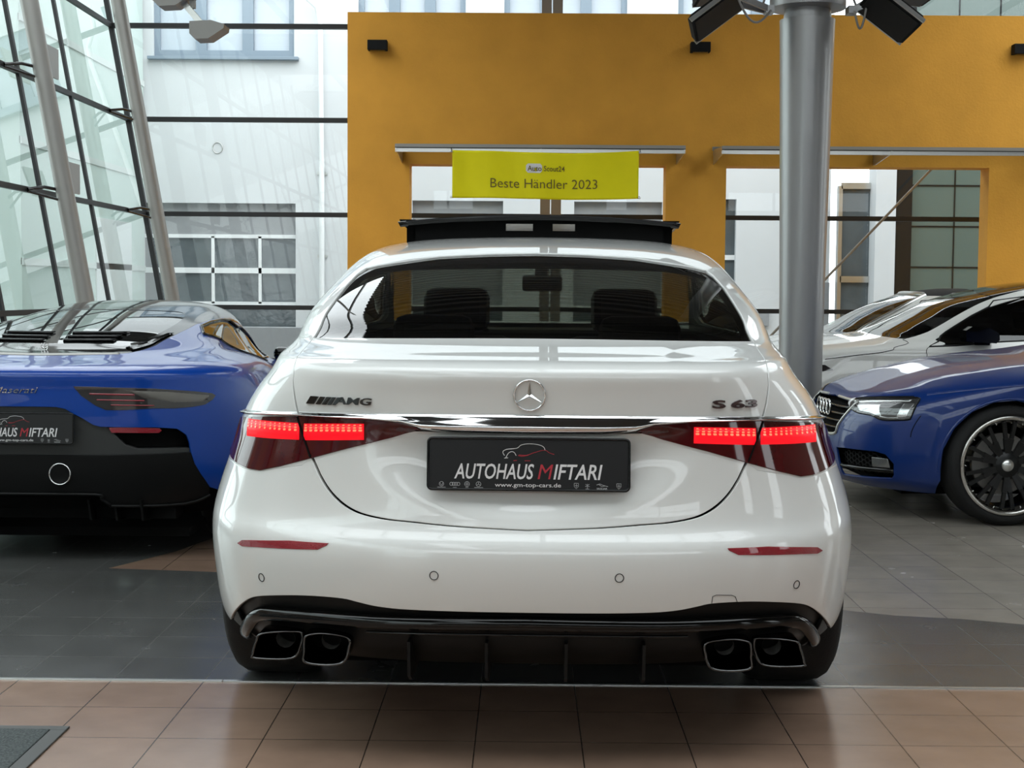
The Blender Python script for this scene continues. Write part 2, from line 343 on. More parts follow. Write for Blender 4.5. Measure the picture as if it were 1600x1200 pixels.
# silver round column with floodlights
cx, cy = 1.957, 10.3
col = empty('column', (cx, cy, 0), 0, 'tall silver tapered round column behind the deep blue car', 'column')
MB().lathe([(.135, 0), (.150, .6), (.158, 1.35), (.176, 2.4), (.190, 3.12), (.192, 3.17)], n=64).build('shaft', M_['silver'], col)
MB().lathe([(.192, 3.165), (.165, 3.17), (.16, 3.24), (.262, 3.25), (.262, 3.31), (.16, 3.32), (.15, 3.34), (.15, ZC)], n=64, smooth=False).build('collar', M_['silver'], col)
def floodlight(c, d1, d2, hub, label, size=(.40, .33)):
    """c: centre; d1 runs from the outer low edge to the inner high edge, d2 across the housing"""
    e = empty('floodlight', c, 0, label, 'floodlight', 'black floodlights around the column head')
    H_ = frame((0, 0, 0), d1, d2); a, b = size[0]/2, size[1]/2
    h = MB().prism([(-a, -b+.03), (-a+.03, -b), (a, -b), (a, b), (-a+.03, b), (-a, b-.03)], .05, H_).build('housing', M_['matt_black'], e)
    MB().box((-a+.02, -b+.02, -.006), (a-.02, b-.02, 0), M=H_).build('lens', M_['satin_black'], h)
    for y in (-b-.012, b): MB().box((-a, y, .0), (a, y+.012, .03), M=H_).build('side_trim', M_['alu'], h)
    q = Vector(hub) - Vector(c)
    MB().bar(H_ @ Vector((a-.06, -.07, .055)), q + Vector((0, -.04, 0)), .02, .04).bar(H_ @ Vector((a-.06, .07, .055)), q + Vector((0, .04, 0)), .02, .04).bar(q + Vector((0, -.06, 0)), q + Vector((0, .06, 0)), .06, .05).build('bracket', M_['silver'], e)
    p0 = q + Vector((0, -.06, -.02)); p1 = H_ @ Vector((a-.03, -.10, .05))
    MB().tube([p0.lerp(p1, t) + Vector((0, -.04, -.15*math.sin(math.pi*t))) for t in np.linspace(0, 1, 12)], .008, 8).build('cable', M_['steel'], e)
floodlight((1.30, 10.05, 3.155), (.80, 0, .60), (.45, .85, -.05), (1.67, 10.2, 3.22), 'black floodlight tilted down on the left of the column head')
floodlight((2.46, 10.05, 3.155), (-.80, 0, .60), (.45, -.85, .05), (2.24, 10.2, 3.22), 'black floodlight tilted down on the right of the column head')
floodlight((1.40, 10.55, 3.36), (.95, 0, .12), (0, 1, 0), (1.67, 10.4, 3.38), 'black floodlight cut off by the top edge, left of the column')
floodlight((2.66, 10.55, 3.37), (-.95, 0, .10), (0, -1, 0), (2.26, 10.4, 3.38), 'black floodlight cut off by the top edge, right of the column')
# grey twin spotlight hanging at the upper left
sp = empty('spotlight', (-2.5, 11, 0), 0, 'grey twin-headed spotlight on a thin arm at the upper left', 'spotlight')
MB().box((-.02, -.02, 3.36), (.02, .02, ZC)).build('hanger', M_['steel'], sp)
MB().bar((-.1, 0, 3.44), (.09, -.02, 3.22), .025, .045).build('arm', M_['alu'], sp)
def head(x, z, s): 
    return MB().prism([(-.10*s, .05*s), (.06*s, .06*s), (.16*s, .03*s), (.155*s, .0), (.04*s, -.075*s), (-.06*s, -.08*s), (-.10*s, -.04*s)], .2, frame((x, .1, z), (1, 0, 0), (0, 0, 1))).build('lamp_head', M_['steel'], sp)
head(.095, 3.2, 1.0); head(-.16, 3.46, 1.25)
# black box wall lamps
for x, lb in ((-1.606, 'black box wall lamp at the left end of the ochre wall'), (1.865, 'black box wall lamp left of the silver column'), (5.32, 'black box wall lamp at the right edge of the photo')):
    e = empty('wall_lamp', (x, WY, 3.895), 0, lb, 'wall lamp', 'box lamps along the ochre wall')
    MB().box((-.105, -.13, -.05), (.105, -.012, .055), .004).build('housing', M_['matt_black'], e)
    MB().box((-.06, -.014, -.03), (.06, 0, .03)).build('wall_plate', M_['satin_black'], e)
    MB().box((-.08, -.11, -.053), (.08, -.03, -.050)).build('lens', M_['frost'], e)
# glass canopies above the openings
def canopy(x0, x1, label, brk):
    D = .80; e = empty('canopy', ((x0+x1)/2, WY, 2.745), 0, label, 'canopy', 'glass canopies above the openings'); h = (x1-x0)/2
    MB().box((-h, -D, .0), (h, -D+.02, .034)).build('front_rail', M_['canopy_metal'], e)
    MB().box((-h, -D+.03, -.045), (h, -D+.06, -.008)).build('lower_rail', M_['alu'], e)
    MB().box((-h, -D-.004, -.006), (h, -D+.03, .0)).build('seal', M_['black_frame'], e)
    MB().add([(-h, -D+.02, .03), (h, -D+.02, .03), (h, 0, .09), (-h, 0, .09)], [(0, 1, 2, 3)]).build('pane', M_['frost'], e)
    MB().box((-h, -.03, .06), (h, 0, .10)).build('wall_rail', M_['canopy_metal'], e)
    for x in brk:
        MB().prism([(-D+.01, .028), (-D+.01, -.035), (-.10, -.09), (0, -.09), (0, .07)], .012, frame((x-(x0+x1)/2, 0, 0), (0, 1, 0), (0, 0, 1))).build('bracket', M_['alu'], e)
canopy(-1.352, 1.645, 'long glass canopy on brackets above the opening with the yellow banner', (-1.35, .15, 1.63))
canopy(2.02, 7.4, 'long glass canopy on brackets above the right opening', (2.03, 3.76, 5.5, 7.3))
# yellow banner
bn = empty('banner', (.202, WY-.84, 2.468), 0, 'yellow fabric banner with dark lettering hanging from the canopy', 'banner')
BW, BH = 1.918, .490
def bpos(x, z): # slight slack and ripples
    t = (x/BW+.5)
    return Vector((x, .018*math.sin(9*t+2*z)*math.cos(5*z) + .012*math.sin(23*t), z - .020*math.sin(math.pi*t)*(1 if z > 0 else .3) + .006*math.sin(7*t)))
nx, nz = 80, 24
bv = [bpos(-BW/2+BW*i/nx, -BH/2+BH*j/nz) for j in range(nz+1) for i in range(nx+1)]
bf = [(j*(nx+1)+i, j*(nx+1)+i+1, (j+1)*(nx+1)+i+1, (j+1)*(nx+1)+i) for j in range(nz) for i in range(nx)]
fab = mesh_obj('fabric', bv, bf, M_['yellow'], bn, smooth=True)
md = fab.modifiers.new('thick', 'SOLIDIFY'); md.thickness = .002; md.offset = 1
def on_banner(x0, z0): return lambda p: bpos(x0+p.x, z0+p.y) + Vector((0, -.006 - p.z, 0))
text_obj('lettering', 'Beste H\u00e4ndler 2023', None, 1.10, .097, M_['brown_text'], bn, warp=on_banner(-.565, -.135), depth=.001, bold=-.006)
text_obj('lettering', 'Auto', None, .145, .055, M_['brown_text'], bn, warp=on_banner(-.185, .055), depth=.0012, bold=.004)
text_obj('lettering', 'Scout24', None, .215, .055, M_['brown_text'], bn, warp=on_banner(-.017, .055), depth=.001, bold=.004)
ov = on_banner(-.2, .035)
mesh_obj('logo_patch', [ov(Vector((x, y, .0))) for x, y in ((0, .02), (.02, 0), (.145, 0), (.165, .02), (.165, .075), (.145, .095), (.02, .095), (0, .075))], [tuple(range(8))], M_['white_print'], bn)
for x, z in ((-.97, .235), (.97, .235), (-.97, -.235), (.97, -.235)):
    q = bpos(x, z); MB().lathe([(.006, 0), (.012, 0), (.013, .004), (.006, .005)], n=16, M=frame((q.x, q.y-.004, q.z), (1, 0, 0), (0, 0, 1)), axis=(0, 0, 0)).build('eyelet', M_['alu'], bn)
for x in (-.97, .97): MB().tube([bpos(x, .235)+Vector((0, -.01, 0)), (x, .03, .272)], .004, 6).build('cord', M_['satin_black'], bn)
# diagonal brace rod in the right opening
tag(MB().tube([(4.98, 17.6, 2.89), (2.283, 17.6, .012)], .016, 10).build('brace_rod', M_['steel']), 'thin diagonal steel rod behind the right opening', 'rod')
# floor mat
fm = empty('floor_mat', (-2.5, 3.2, 0), 0, 'dark speckled floor mat with rubber border at the lower left', 'mat')
MB().box((-1.0, -1.0, 0), (1.15, .88, .009), .003).build('pile', M_['mat'], fm)
MB().box((-1.05, .88, 0), (1.195, .918, .006), .002).box((1.15, -1.05, 0), (1.195, .88, .006), .002).build('border', M_['mat_edge'], fm)

# ---------------------------------------------------------------- outside: neighbouring buildings
nb = empty('building', (0, 24, 0), 0, 'white rendered building with garage doors beyond the rear glass', 'building')
holes = [(-6.3, -3.782, 0, 2.68), (-1.86, -.368, 0, 2.745), (.80, 2.245, 0, 2.745), (2.9, 3.46, 0, 2.80), (-6.1, -3.80, 5.05, 6.4), (-2.75, -1.0, 5.3, 6.5), (-.37, 1.63, 5.3, 6.5), (2.46, 4.4, 5.3, 6.5)]
ww = MB(); xs = sorted({-14.0, 5.0} | {h[i] for h in holes for i in (0, 1)})
for a, b in zip(xs, xs[1:]):
    z = -.1
    for h in sorted([h for h in holes if h[0] <= a+1e-6 and h[1] >= b-1e-6], key=lambda h: h[2]):
        if h[2] > z: ww.box((a, 0, z), (b, .3, h[2]))
        z = h[3]
    ww.box((a, 0, z), (b, .3, 8.5))
ww.build('wall', M_['white_wall'], nb)
def garage(x0, x1, zt, cols, rows, solid):
    g = MB().box((x0, .14, -.1), (x1, .20, zt)).build('garage_door', M_['door_glass'], nb)
    m = MB()
    if not cols:
        for z, t in rows: MB().box((x0, .10, z-t/2), (x1, .15, z+t/2)).build('door_rail', M_['white_frame'], g)
    else:
        for z, t in rows: m.box((x0, .10, z-t/2), (x1, .15, z+t/2))
    for x in cols: m.box((x-.025, .10, rows[-1][0]), (x+.025, .15, rows[0][0]))
    if cols: m.build('door_frame', M_['white_frame'], g)
    MB().box((x0, .12, solid), (x1, .145, zt)).build('top_panel', M_['grey_wall'], g)
garage(-6.3, -3.782, 2.68, (-5.17, -4.39), ((2.14, .06), (1.575, .09), (1.03, .06)), 2.17)
garage(-1.86, -.368, 2.745, (), ((1.0, .07), (.2, .05)), 1.04)
garage(.80, 2.245, 2.745, (), ((1.0, .07), (.2, .05)), 1.04)
garage(2.9, 3.46, 2.80, (), ((1.85, .08), (1.0, .08)), 3)
for h in holes[4:]:
    fr = MB().box((h[0], .05, h[2]), (h[1], .12, h[2]+.12)).box((h[0], .05, h[3]-.30), (h[1], .12, h[3]))
    n = 3
    for k in range(n+1):
        x = h[0] + (h[1]-h[0])*k/n; fr.box((x-.09 if k else x, .05, h[2]+.12), (x+.09 if k < n else x, .12, h[3]-.30))
    f = fr.build('window', M_['blue_frame'], nb)
    MB().box((h[0], .13, h[2]), (h[1], .16, h[3])).build('pane', M_['pane_sky'], f)
    MB().box((h[0]-.08, -.12, h[2]-.05), (h[1]+.08, .06, h[2]), .005).build('window_sill', M_['blue_frame'], nb)
MB().tube([(-3.72, -.35, 6.4), (-3.66, -.3, 6.05), (-3.42, -.1, 5.85), (-3.36, -.08, 5.6), (-3.34, -.08, 3.3)], .04, 14).tube([(-3.34, -.08, 3.4), (-3.34, -.08, 0)], .044, 14).build('downpipe', M_['white_frame'], nb)
for z in (3.15, 1.8): MB().box((-3.42, -.03, z), (-3.26, 0, z+.04)).build('pipe_clip', M_['alu'], nb)
MB().tube([(-5.06+.08*math.cos(t), -.01, 3.58+.09*math.sin(t)) for t in np.linspace(0, 2*math.pi, 20)], .008, 6).build('wall_ring', M_['alu'], nb)
MB().tube([(4.62, -.02, 3.4), (4.58, -.02, 2.6), (4.45, -.02, 1.95), (4.52, -.02, 1.4)], .012, 6).build('cable', M_['grey_wall'], nb)
MB().box((3.72, -.06, .73), (4.02, 0, .98), .005).build('meter_box', M_['grey_wall'], nb)
MB().box((4.4, -.05, -.1), (5.0, .0, 1.45)).build('service_door', M_['grey_wall'], nb)
# right-hand neighbour: glazed facade
gb = empty('building', (5.6, 23.4, 0), 0, 'green-grey glazed building seen through the right opening', 'building')
MB().box((.55, .0, -.1), (8, .4, 8)).build('curtain_wall', M_['green_glass'], gb)
j = MB()
for z in (1.0, 1.7, 2.35, 3.0, 4.2, 5.4): j.box((.55, -.012, z-.012), (8, 0, z+.012))
for x in (1.25, 1.9, 3.0, 4.2): j.box((x-.01, -.012, -.1), (x+.01, 0, 8))
j.build('joint', M_['satin_black'], gb)
MB().box((.27, -.1, -.1), (.55, .3, 8)).build('reveal', M_['satin_black'], gb)
MB().box((-.05, -.2, -.1), (.27, .3, 8)).build('pier', M_['white_wall'], gb)
MB().box((-.52, .2, -.1), (-.05, .5, 3.0)).build('entrance_door', M_['door_glass'], gb)
MB().box((-.56, .15, -.1), (-.50, .3, 3.0)).box((-.52, .15, 1.45), (-.05, .2, 1.55)).box((-.52, .15, 2.95), (-.05, .22, 3.05)).build('door_frame', M_['alu'], gb)
# low wall and left-hand wing
tag(MB().box((-6.15, 21.9, -.1), (-3.38, 22.1, .70), .01).build('garden_wall', M_['grey_wall']), 'low grey wall in front of the garage doors', 'wall')
lw = empty('building', (-6.25, 18.05, 0), 0, 'pale mint rendered wing seen through the raking glass wall', 'building')
MB().box((-.3, 0, -.1), (0, 5.85, 6.5)).build('wall', M_['mint_wall'], lw)
for z in (1.55, 3.05, 4.55): MB().box((-.01, 0, z), (.02, 5.85, z+.09)).build('ledge', M_['pale_wall'], lw)
MB().box((-.01, 3.1, -.1), (.02, 5.0, 2.3)).build('garage_door', M_['white_frame'], lw)
lh = empty('building', (-8.4, 20.2, 0), 0, 'grey house with a slate roof at the far left edge behind the glass', 'building')
MB().box((-4, 0, -.1), (0, 3.0, 2.3)).build('wall', M_['pale_wall'], lh)
MB().prism([(-.3, 0), (3.3, 0), (1.5, 1.15)], 4.2, frame((-4.1, -.2, 2.3), (0, 1, 0), (0, 0, 1))).build('roof', M_['grey_wall'], lh)
# unseen brick block beyond the raking glass wall, added to darken lens reflections
bk = empty('building', (-15, -22, 0), 0, 'unseen long brick block left of the raking glass wall, added to darken reflections', 'building')
MB().box((-6, 0, -.1), (0, 33, 8.5)).build('wall', M_['brick'], bk)
for y in np.arange(1.5, 32, 3.2): MB().box((-.02, y, 1.2), (.03, y+1.3, 2.9)).build('window', M_['door_glass'], bk)
# ---------------------------------------------------------------- car surface maths
def pchip(xs, ys, xq):
    xs = np.asarray(xs, float); ys = np.asarray(ys, float); h = np.diff(xs); d = np.diff(ys) / h
    m = np.zeros_like(ys); m[0] = d[0]; m[-1] = d[-1]
    for i in range(1, len(xs) - 1):
        if d[i-1] * d[i] > 0:
            w1 = 2*h[i] + h[i-1]; w2 = h[i] + 2*h[i-1]
            m[i] = (w1 + w2) / (w1/d[i-1] + w2/d[i])
    k = np.clip(np.searchsorted(xs, xq) - 1, 0, len(xs) - 2)
    t = (xq - xs[k]) / h[k]; t2 = t*t; t3 = t2*t
    return (2*t3-3*t2+1)*ys[k] + (t3-2*t2+t)*h[k]*m[k] + (-2*t3+3*t2)*ys[k+1] + (t3-t2)*h[k]*m[k+1]

def sstep(a, b, x):
    t = np.clip((x - a) / (b - a), 0, 1); return t*t*(3 - 2*t)

class Shape:
    """A car body as nested plan contours. Columns of a level:
    yr zc W zs Lr nr yf zf Lf nf B   (rear y, z at rear centre, half width, z at sides, rear corner length and
    exponent, front y, z at front centre, front corner length and exponent, mid bulge)"""
    def __init__(s, levels, sm=0.02, disp=None, su=(1.3, 3.4, 1.3)):
        L = np.array(levels, float); s.su = su; s.disp = disp
        d = np.sqrt(np.diff(L[:, 0])**2 + np.diff(L[:, 1])**2 + .25*np.diff(L[:, 2])**2)
        s.vk = np.concatenate([[0], np.cumsum(np.maximum(d, .012))]); s.vmax = s.vk[-1]
        n = int(s.vmax / .004) + 2; s.vt = np.linspace(0, s.vmax, n); dv = s.vt[1]
        T = np.stack([pchip(s.vk, L[:, k], s.vt) for k in range(L.shape[1])], 1)
        r = max(1, int(3*sm/dv)); ker = np.exp(-.5*(np.arange(-r, r+1)*dv/sm)**2); ker /= ker.sum()
        out = np.empty_like(T)
        for k in range(T.shape[1]):
            a = T[:, k]; p = np.concatenate([2*a[0]-a[r:0:-1], a, 2*a[-1]-a[-2:-r-2:-1]])
            out[:, k] = np.convolve(p, ker, 'valid')
        s.T = out; s._g = {}
    @property
    def umax(s): return sum(s.su)
    def ev0(s, U, v):
        U = np.asarray(U, float); v = np.asarray(v, float); U, v = np.broadcast_arrays(U, v)
        sg = np.where(U < 0, -1., 1.); U = np.abs(U); a, b, c = s.su
        q = [np.interp(v, s.vt, s.T[:, k]) for k in range(11)]
        yr, zc, W, zs, Lr, nr, yf, zf, Lf, nf, B = q
        t = np.clip(U/a, 0, 1); ang = t*np.pi/2; sn = np.sin(ang); cs = np.cos(ang)
        r = (np.abs(cs)**nr + np.abs(sn)**nr)**(-1/nr)
        x = W*r*sn; y = yr + Lr*(1 - r*cs); z = zc + (zs-zc)*t*t*(3-2*t)
        t2 = np.clip((U-a)/b, 0, 1); m = U > a
        x = np.where(m, W + B*np.sin(np.pi*t2)**2, x); y = np.where(m, yr+Lr + t2*(yf-Lf-yr-Lr), y)
        t3 = np.clip((U-a-b)/c, 0, 1); m = U > a+b; ang = (1-t3)*np.pi/2; sn = np.sin(ang); cs = np.cos(ang)
        r = (np.abs(cs)**nf + np.abs(sn)**nf)**(-1/nf)
        g = (1-t3); g = g*g*(3-2*g)
        x = np.where(m, W*r*sn, x); y = np.where(m, yf - Lf*(1 - r*cs), y); z = np.where(m, zf + (zs-zf)*g, z)
        return np.stack([sg*x, y, z], -1)
    def ev(s, U, v):
        p = s.ev0(U, v)
        if s.disp is not None: p = s.disp(p)
        return p
    def normal(s, U, v, e=.004):
        v = np.clip(v, 0, s.vmax)
        du = s.ev(U+e, v) - s.ev(U-e, v)
        dv = s.ev(U, np.minimum(v+e, s.vmax)) - s.ev(U, np.maximum(v-e, 0))
        n = np.cross(du, dv); l = np.linalg.norm(n, axis=-1, keepdims=True)
        return n / np.maximum(l, 1e-12)
    def grid(s, u0, u1, v0, v1):
        key = (u0, u1, v0, v1)
        if key not in s._g:
            UU, VV = np.meshgrid(np.linspace(u0, u1, 260), np.linspace(v0, v1, 260)); UU = UU.ravel(); VV = VV.ravel()
            s._g[key] = (UU, VV, s.ev(UU, VV))
        return s._g[key]
    def find(s, q, ax, u0, u1, v0=0, v1=None):
        """(U, v) of the surface points whose coordinates on the two axes ax are q"""
        q = np.asarray(q, float); v1 = s.vmax if v1 is None else v1; UU, VV, P3 = s.grid(u0, u1, v0, v1)
        out = []
        for a, b in q:
            k = np.argmin((P3[:, ax[0]]-a)**2 + (P3[:, ax[1]]-b)**2); out.append((UU[k], VV[k]))
        w = np.array(out); e = 1e-3
        for _ in range(6):
            f = s.ev(w[:, 0], w[:, 1])[:, ax] - q
            ju = (s.ev(w[:, 0]+e, w[:, 1])[:, ax] - s.ev(w[:, 0]-e, w[:, 1])[:, ax])/(2*e)
            jv = (s.ev(w[:, 0], w[:, 1]+e)[:, ax] - s.ev(w[:, 0], w[:, 1]-e)[:, ax])/(2*e)
            det = ju[:, 0]*jv[:, 1] - ju[:, 1]*jv[:, 0]; det = np.where(np.abs(det) < 1e-5, 1e-5, det)
            a = (f[:, 0]*jv[:, 1] - f[:, 1]*jv[:, 0])/det; b = (ju[:, 0]*f[:, 1] - ju[:, 1]*f[:, 0])/det
            w = w - np.clip(np.stack([a, b], 1), -.03, .03)
            w[:, 0] = np.clip(w[:, 0], u0, u1); w[:, 1] = np.clip(w[:, 1], v0, v1)
        return w

S63_LEVELS = [
 # yr   zc    W     zs    Lr   nr   yf    zf   Lf  nf  B
 (.20, .22, .890, .22, .75, 2.6, 5.10, .20, .9, 2.4, .00),
 (.08, .31, .940, .31, .75, 2.6, 5.22, .31, .9, 2.4, .00),
 (.015,.44, .955, .44, .78, 2.6, 5.25, .44, .9, 2.4, .00),
 (.00, .56, .966, .56, .80, 2.6, 5.25, .56, .9, 2.4, .00),
 (.005,.61, .965, .61, .80, 2.6, 5.24, .61, .9, 2.4, .00),
 (.035,.64, .962, .64, .78, 2.6, 5.22, .64, .9, 2.4, .00),
 (.055,.72, .938, .72, .75, 2.6, 5.17, .70, .9, 2.4, .01),
 (.065,.82, .900, .82, .72, 2.6, 5.08, .78, .9, 2.4, .03),
 (.07, .915,.866, .915,.70, 2.6, 4.95, .86, .9, 2.4, .06),
 (.065,1.00,.806, 1.00,.66, 2.7, 4.55, .96, .9, 2.4, .08),
 (.055,1.055,.763,1.05,.66, 2.8, 4.15, 1.03,.8, 2.6, .05),
 (.07, 1.072,.757,1.072,.70,2.9, 3.95, 1.06,.7, 2.6, .03),
 (.20, 1.095,.757,1.09,.68, 2.9, 3.85, 1.08,.7, 2.8, .02),
 (.45, 1.135,.755,1.12,.62, 3.0, 3.78, 1.11,.6, 3.0, .02),
 (.62, 1.20, .742,1.19,.58, 3.2, 3.62, 1.19,.5, 3.0, .02),
 (.93, 1.30, .710,1.28,.55, 3.2, 3.38, 1.29,.5, 3.0, .02),
 (1.42,1.41, .672, 1.385,.5, 3.0, 3.05, 1.41,.5, 3.0, .01),
 (1.72,1.452,.64, 1.43,.45, 2.8, 2.85, 1.455,.45,2.8, .0),
 (2.05,1.482,.46, 1.475,.3, 2.5, 2.65, 1.485,.25,2.5, .0),
 (2.25,1.49, .05, 1.49, .05, 2, 2.35, 1.49,.05, 2, .0)]
def s63_disp(p):
    x, y, z = p[..., 0], p[..., 1], p[..., 2]
    # bowl around the number plate, overhung by the chrome bar
    r = np.sqrt((x/.46)**2 + ((z-.85)/.19)**2)
    d = .030*(1-sstep(.55, 1.0, r))*(1-sstep(.895, .91, z))*(y < .6)
    q = p.copy(); q[..., 1] = y + d
    return q
# ---------------------------------------------------------------- panels cut out of a car surface
def inside(poly, pts):
    poly = np.asarray(poly); x, y = pts[:, 0], pts[:, 1]; c = np.zeros(len(pts), bool); n = len(poly)
    for i in range(n):
        x1, y1 = poly[i]; x2, y2 = poly[(i+1) % n]
        if y1 == y2: continue
        m = ((y1 > y) != (y2 > y)) & (x < (x2-x1)*(y-y1)/(y2-y1) + x1); c ^= m
    return c
def resample(poly, step, closed=True):
    out = []; n = len(poly)
    for i in range(n if closed else n-1):
        a = np.asarray(poly[i], float); b = np.asarray(poly[(i+1) % n], float); k = max(1, int(np.ceil(np.linalg.norm(b-a)/step)))
        for j in range(k): out.append(a + (b-a)*j/k)
    if not closed: out.append(np.asarray(poly[-1], float))
    return np.array(out)
def edge_dist(poly, pts):
    d = np.full(len(pts), 1e9); n = len(poly)
    for i in range(n):
        a = poly[i]; b = poly[(i+1) % n]; ab = b-a; t = np.clip(((pts-a)@ab)/max(ab@ab, 1e-12), 0, 1)
        d = np.minimum(d, np.linalg.norm(pts - (a + t[:, None]*ab), axis=1))
    return d
def crom(pts, k=8, closed=False):
    """smooth curve through points"""
    P = np.array(pts, float); n = len(P); out = []
    for i in range(n if closed else n-1):
        if closed: p0, p1, p2, p3 = P[i-1], P[i], P[(i+1) % n], P[(i+2) % n]
        else: p0, p1, p2, p3 = P[max(i-1, 0)], P[i], P[i+1], P[min(i+2, n-1)]
        for t in np.linspace(0, 1, k, endpoint=False):
            out.append(.5*((2*p1) + (p2-p0)*t + (2*p0-5*p1+4*p2-p3)*t*t + (3*p1-p0-3*p2+p3)*t**3))
    if not closed: out.append(P[-1])
    return np.array(out)
def triangulate(loops, step, pad=.45):
    """loops: outer + holes in 2D -> points, triangles, boundary index loops"""
    loops = [resample(l, step) for l in loops]; outer = loops[0]
    lo = outer.min(0); hi = outer.max(0)
    xs = np.arange(lo[0]+step/2, hi[0], step); ys = np.arange(lo[1]+step*.433, hi[1], step*.866)
    g = np.array([(x + (step/2 if j % 2 else 0), y) for j, y in enumerate(ys) for x in xs]) if len(xs) and len(ys) else np.zeros((0, 2))
    if len(g):
        m = inside(outer, g)
        for l in loops[1:]: m &= ~inside(l, g)
        g = g[m]
        for l in loops:
            if len(g): g = g[edge_dist(l, g) > pad*step]
    pts = np.vstack(loops + [g]); ed = []; o = 0; bl = []
    for l in loops:
        n = len(l); ed += [(o+i, o+(i+1) % n) for i in range(n)]; bl.append(list(range(o, o+n))); o += n
    r = delaunay_2d_cdt([Vector(p) for p in pts], ed, [], 0, 1e-7)
    V = np.array([tuple(p) for p in r[0]]); T = np.array([t for t in r[2] if len(t) == 3])
    cen = V[T].mean(1); m = inside(outer, cen)
    for l in loops[1:]: m &= ~inside(l, cen)
    T = T[m]
    a = V[T[:, 1]] - V[T[:, 0]]; b = V[T[:, 2]] - V[T[:, 0]]; cr = a[:, 0]*b[:, 1] - a[:, 1]*b[:, 0]
    T = np.where(cr[:, None] < 0, T[:, ::-1], T)
    T = T[np.abs(cr) > 1e-9]
    inv = {}
    for k, src in enumerate(r[3]):
        for q in src: inv[q] = k
    bl = [[inv[i] for i in l if i in inv] for l in bl]
    return V, T, bl
def patch(name, S, loops, mat, parent, step=.02, off=0.0, depth=.012, smooth_edge=.002):
    """a panel: the part of surface S inside loops (U, v), raised by off, with its edges turned inwards by depth"""
    if not isinstance(loops[0][0], (list, tuple, np.ndarray)) or np.isscalar(loops[0][0]): loops = [loops]
    V, T, bl = triangulate([np.asarray(l, float) for l in loops], step)
    n = len(V); N = S.normal(V[:, 0], V[:, 1]); P3 = S.ev(V[:, 0], V[:, 1]) + N*off
    verts = list(P3); norms = list(N); faces = [tuple(t) for t in T]; sm = [True]*len(faces)
    if depth > 0:
        for l in bl:
            k = len(l); area = 0.0
            for i in range(k): a = V[l[i]]; b = V[l[(i+1) % k]]; area += a[0]*b[1]-a[1]*b[0]
            tg = P3[l]; tg = np.roll(tg, -1, 0) - np.roll(tg, 1, 0)
            nn = np.cross(tg, N[l]); nn /= np.maximum(np.linalg.norm(nn, axis=1, keepdims=True), 1e-9)
            if (area > 0) != (l is bl[0]): nn = -nn
            o = len(verts); NN = N[l]; r_ = min(.004, depth*.35)
            # rounded lip, then the return flange
            for i in range(k): verts.append(P3[l[i]]); norms.append(NN[i])
            for i in range(k): verts.append(P3[l[i]] - NN[i]*r_*.35 + nn[i]*r_*.35); norms.append((NN[i]+nn[i])*.7071)
            for i in range(k): verts.append(P3[l[i]] - NN[i]*r_ + nn[i]*r_*.5); norms.append(nn[i])
            for i in range(k): verts.append(P3[l[i]] - NN[i]*depth + nn[i]*r_*.5); norms.append(nn[i])
            for q in range(3):
                for i in range(k):
                    j = (i+1) % k; a0 = o+q*k
                    f = (a0+i, a0+k+i, a0+k+j, a0+j)
                    faces.append(f if (area > 0) == (l is bl[0]) else f[::-1]); sm.append(True)
    return mesh_obj(name, verts, faces, mat, parent, smooth=sm, normals=norms)
def band(name, S, top, bot, prof, mat, parent, n=80, ends=True):
    """a strip between two (U, v) paths; prof: (0 top .. 1 bottom, height above the surface)"""
    def even(p):
        p = np.asarray(p, float); d = np.concatenate([[0], np.cumsum(np.linalg.norm(np.diff(p, axis=0), axis=1))]); t = np.linspace(0, d[-1], n)
        return np.stack([np.interp(t, d, p[:, 0]), np.interp(t, d, p[:, 1])], 1)
    A = even(top); B = even(bot); rows = []
    for f, h in prof:
        w = A*(1-f) + B*f; rows.append(S.ev(w[:, 0], w[:, 1]) + S.normal(w[:, 0], w[:, 1])*h)
    v = np.concatenate(rows); m = len(prof); faces = [(i*n+j, (i+1)*n+j, (i+1)*n+j+1, i*n+j+1) for i in range(m-1) for j in range(n-1)]
    if ends: faces += [tuple(i*n for i in range(m))[::-1], tuple(i*n+n-1 for i in range(m))]
    return mesh_obj(name, v, faces, mat, parent, smooth=[True]*((m-1)*(n-1)) + [False]*(2 if ends else 0))
def mirror(loop): return [(-p[0], p[1]) for p in loop][::-1]
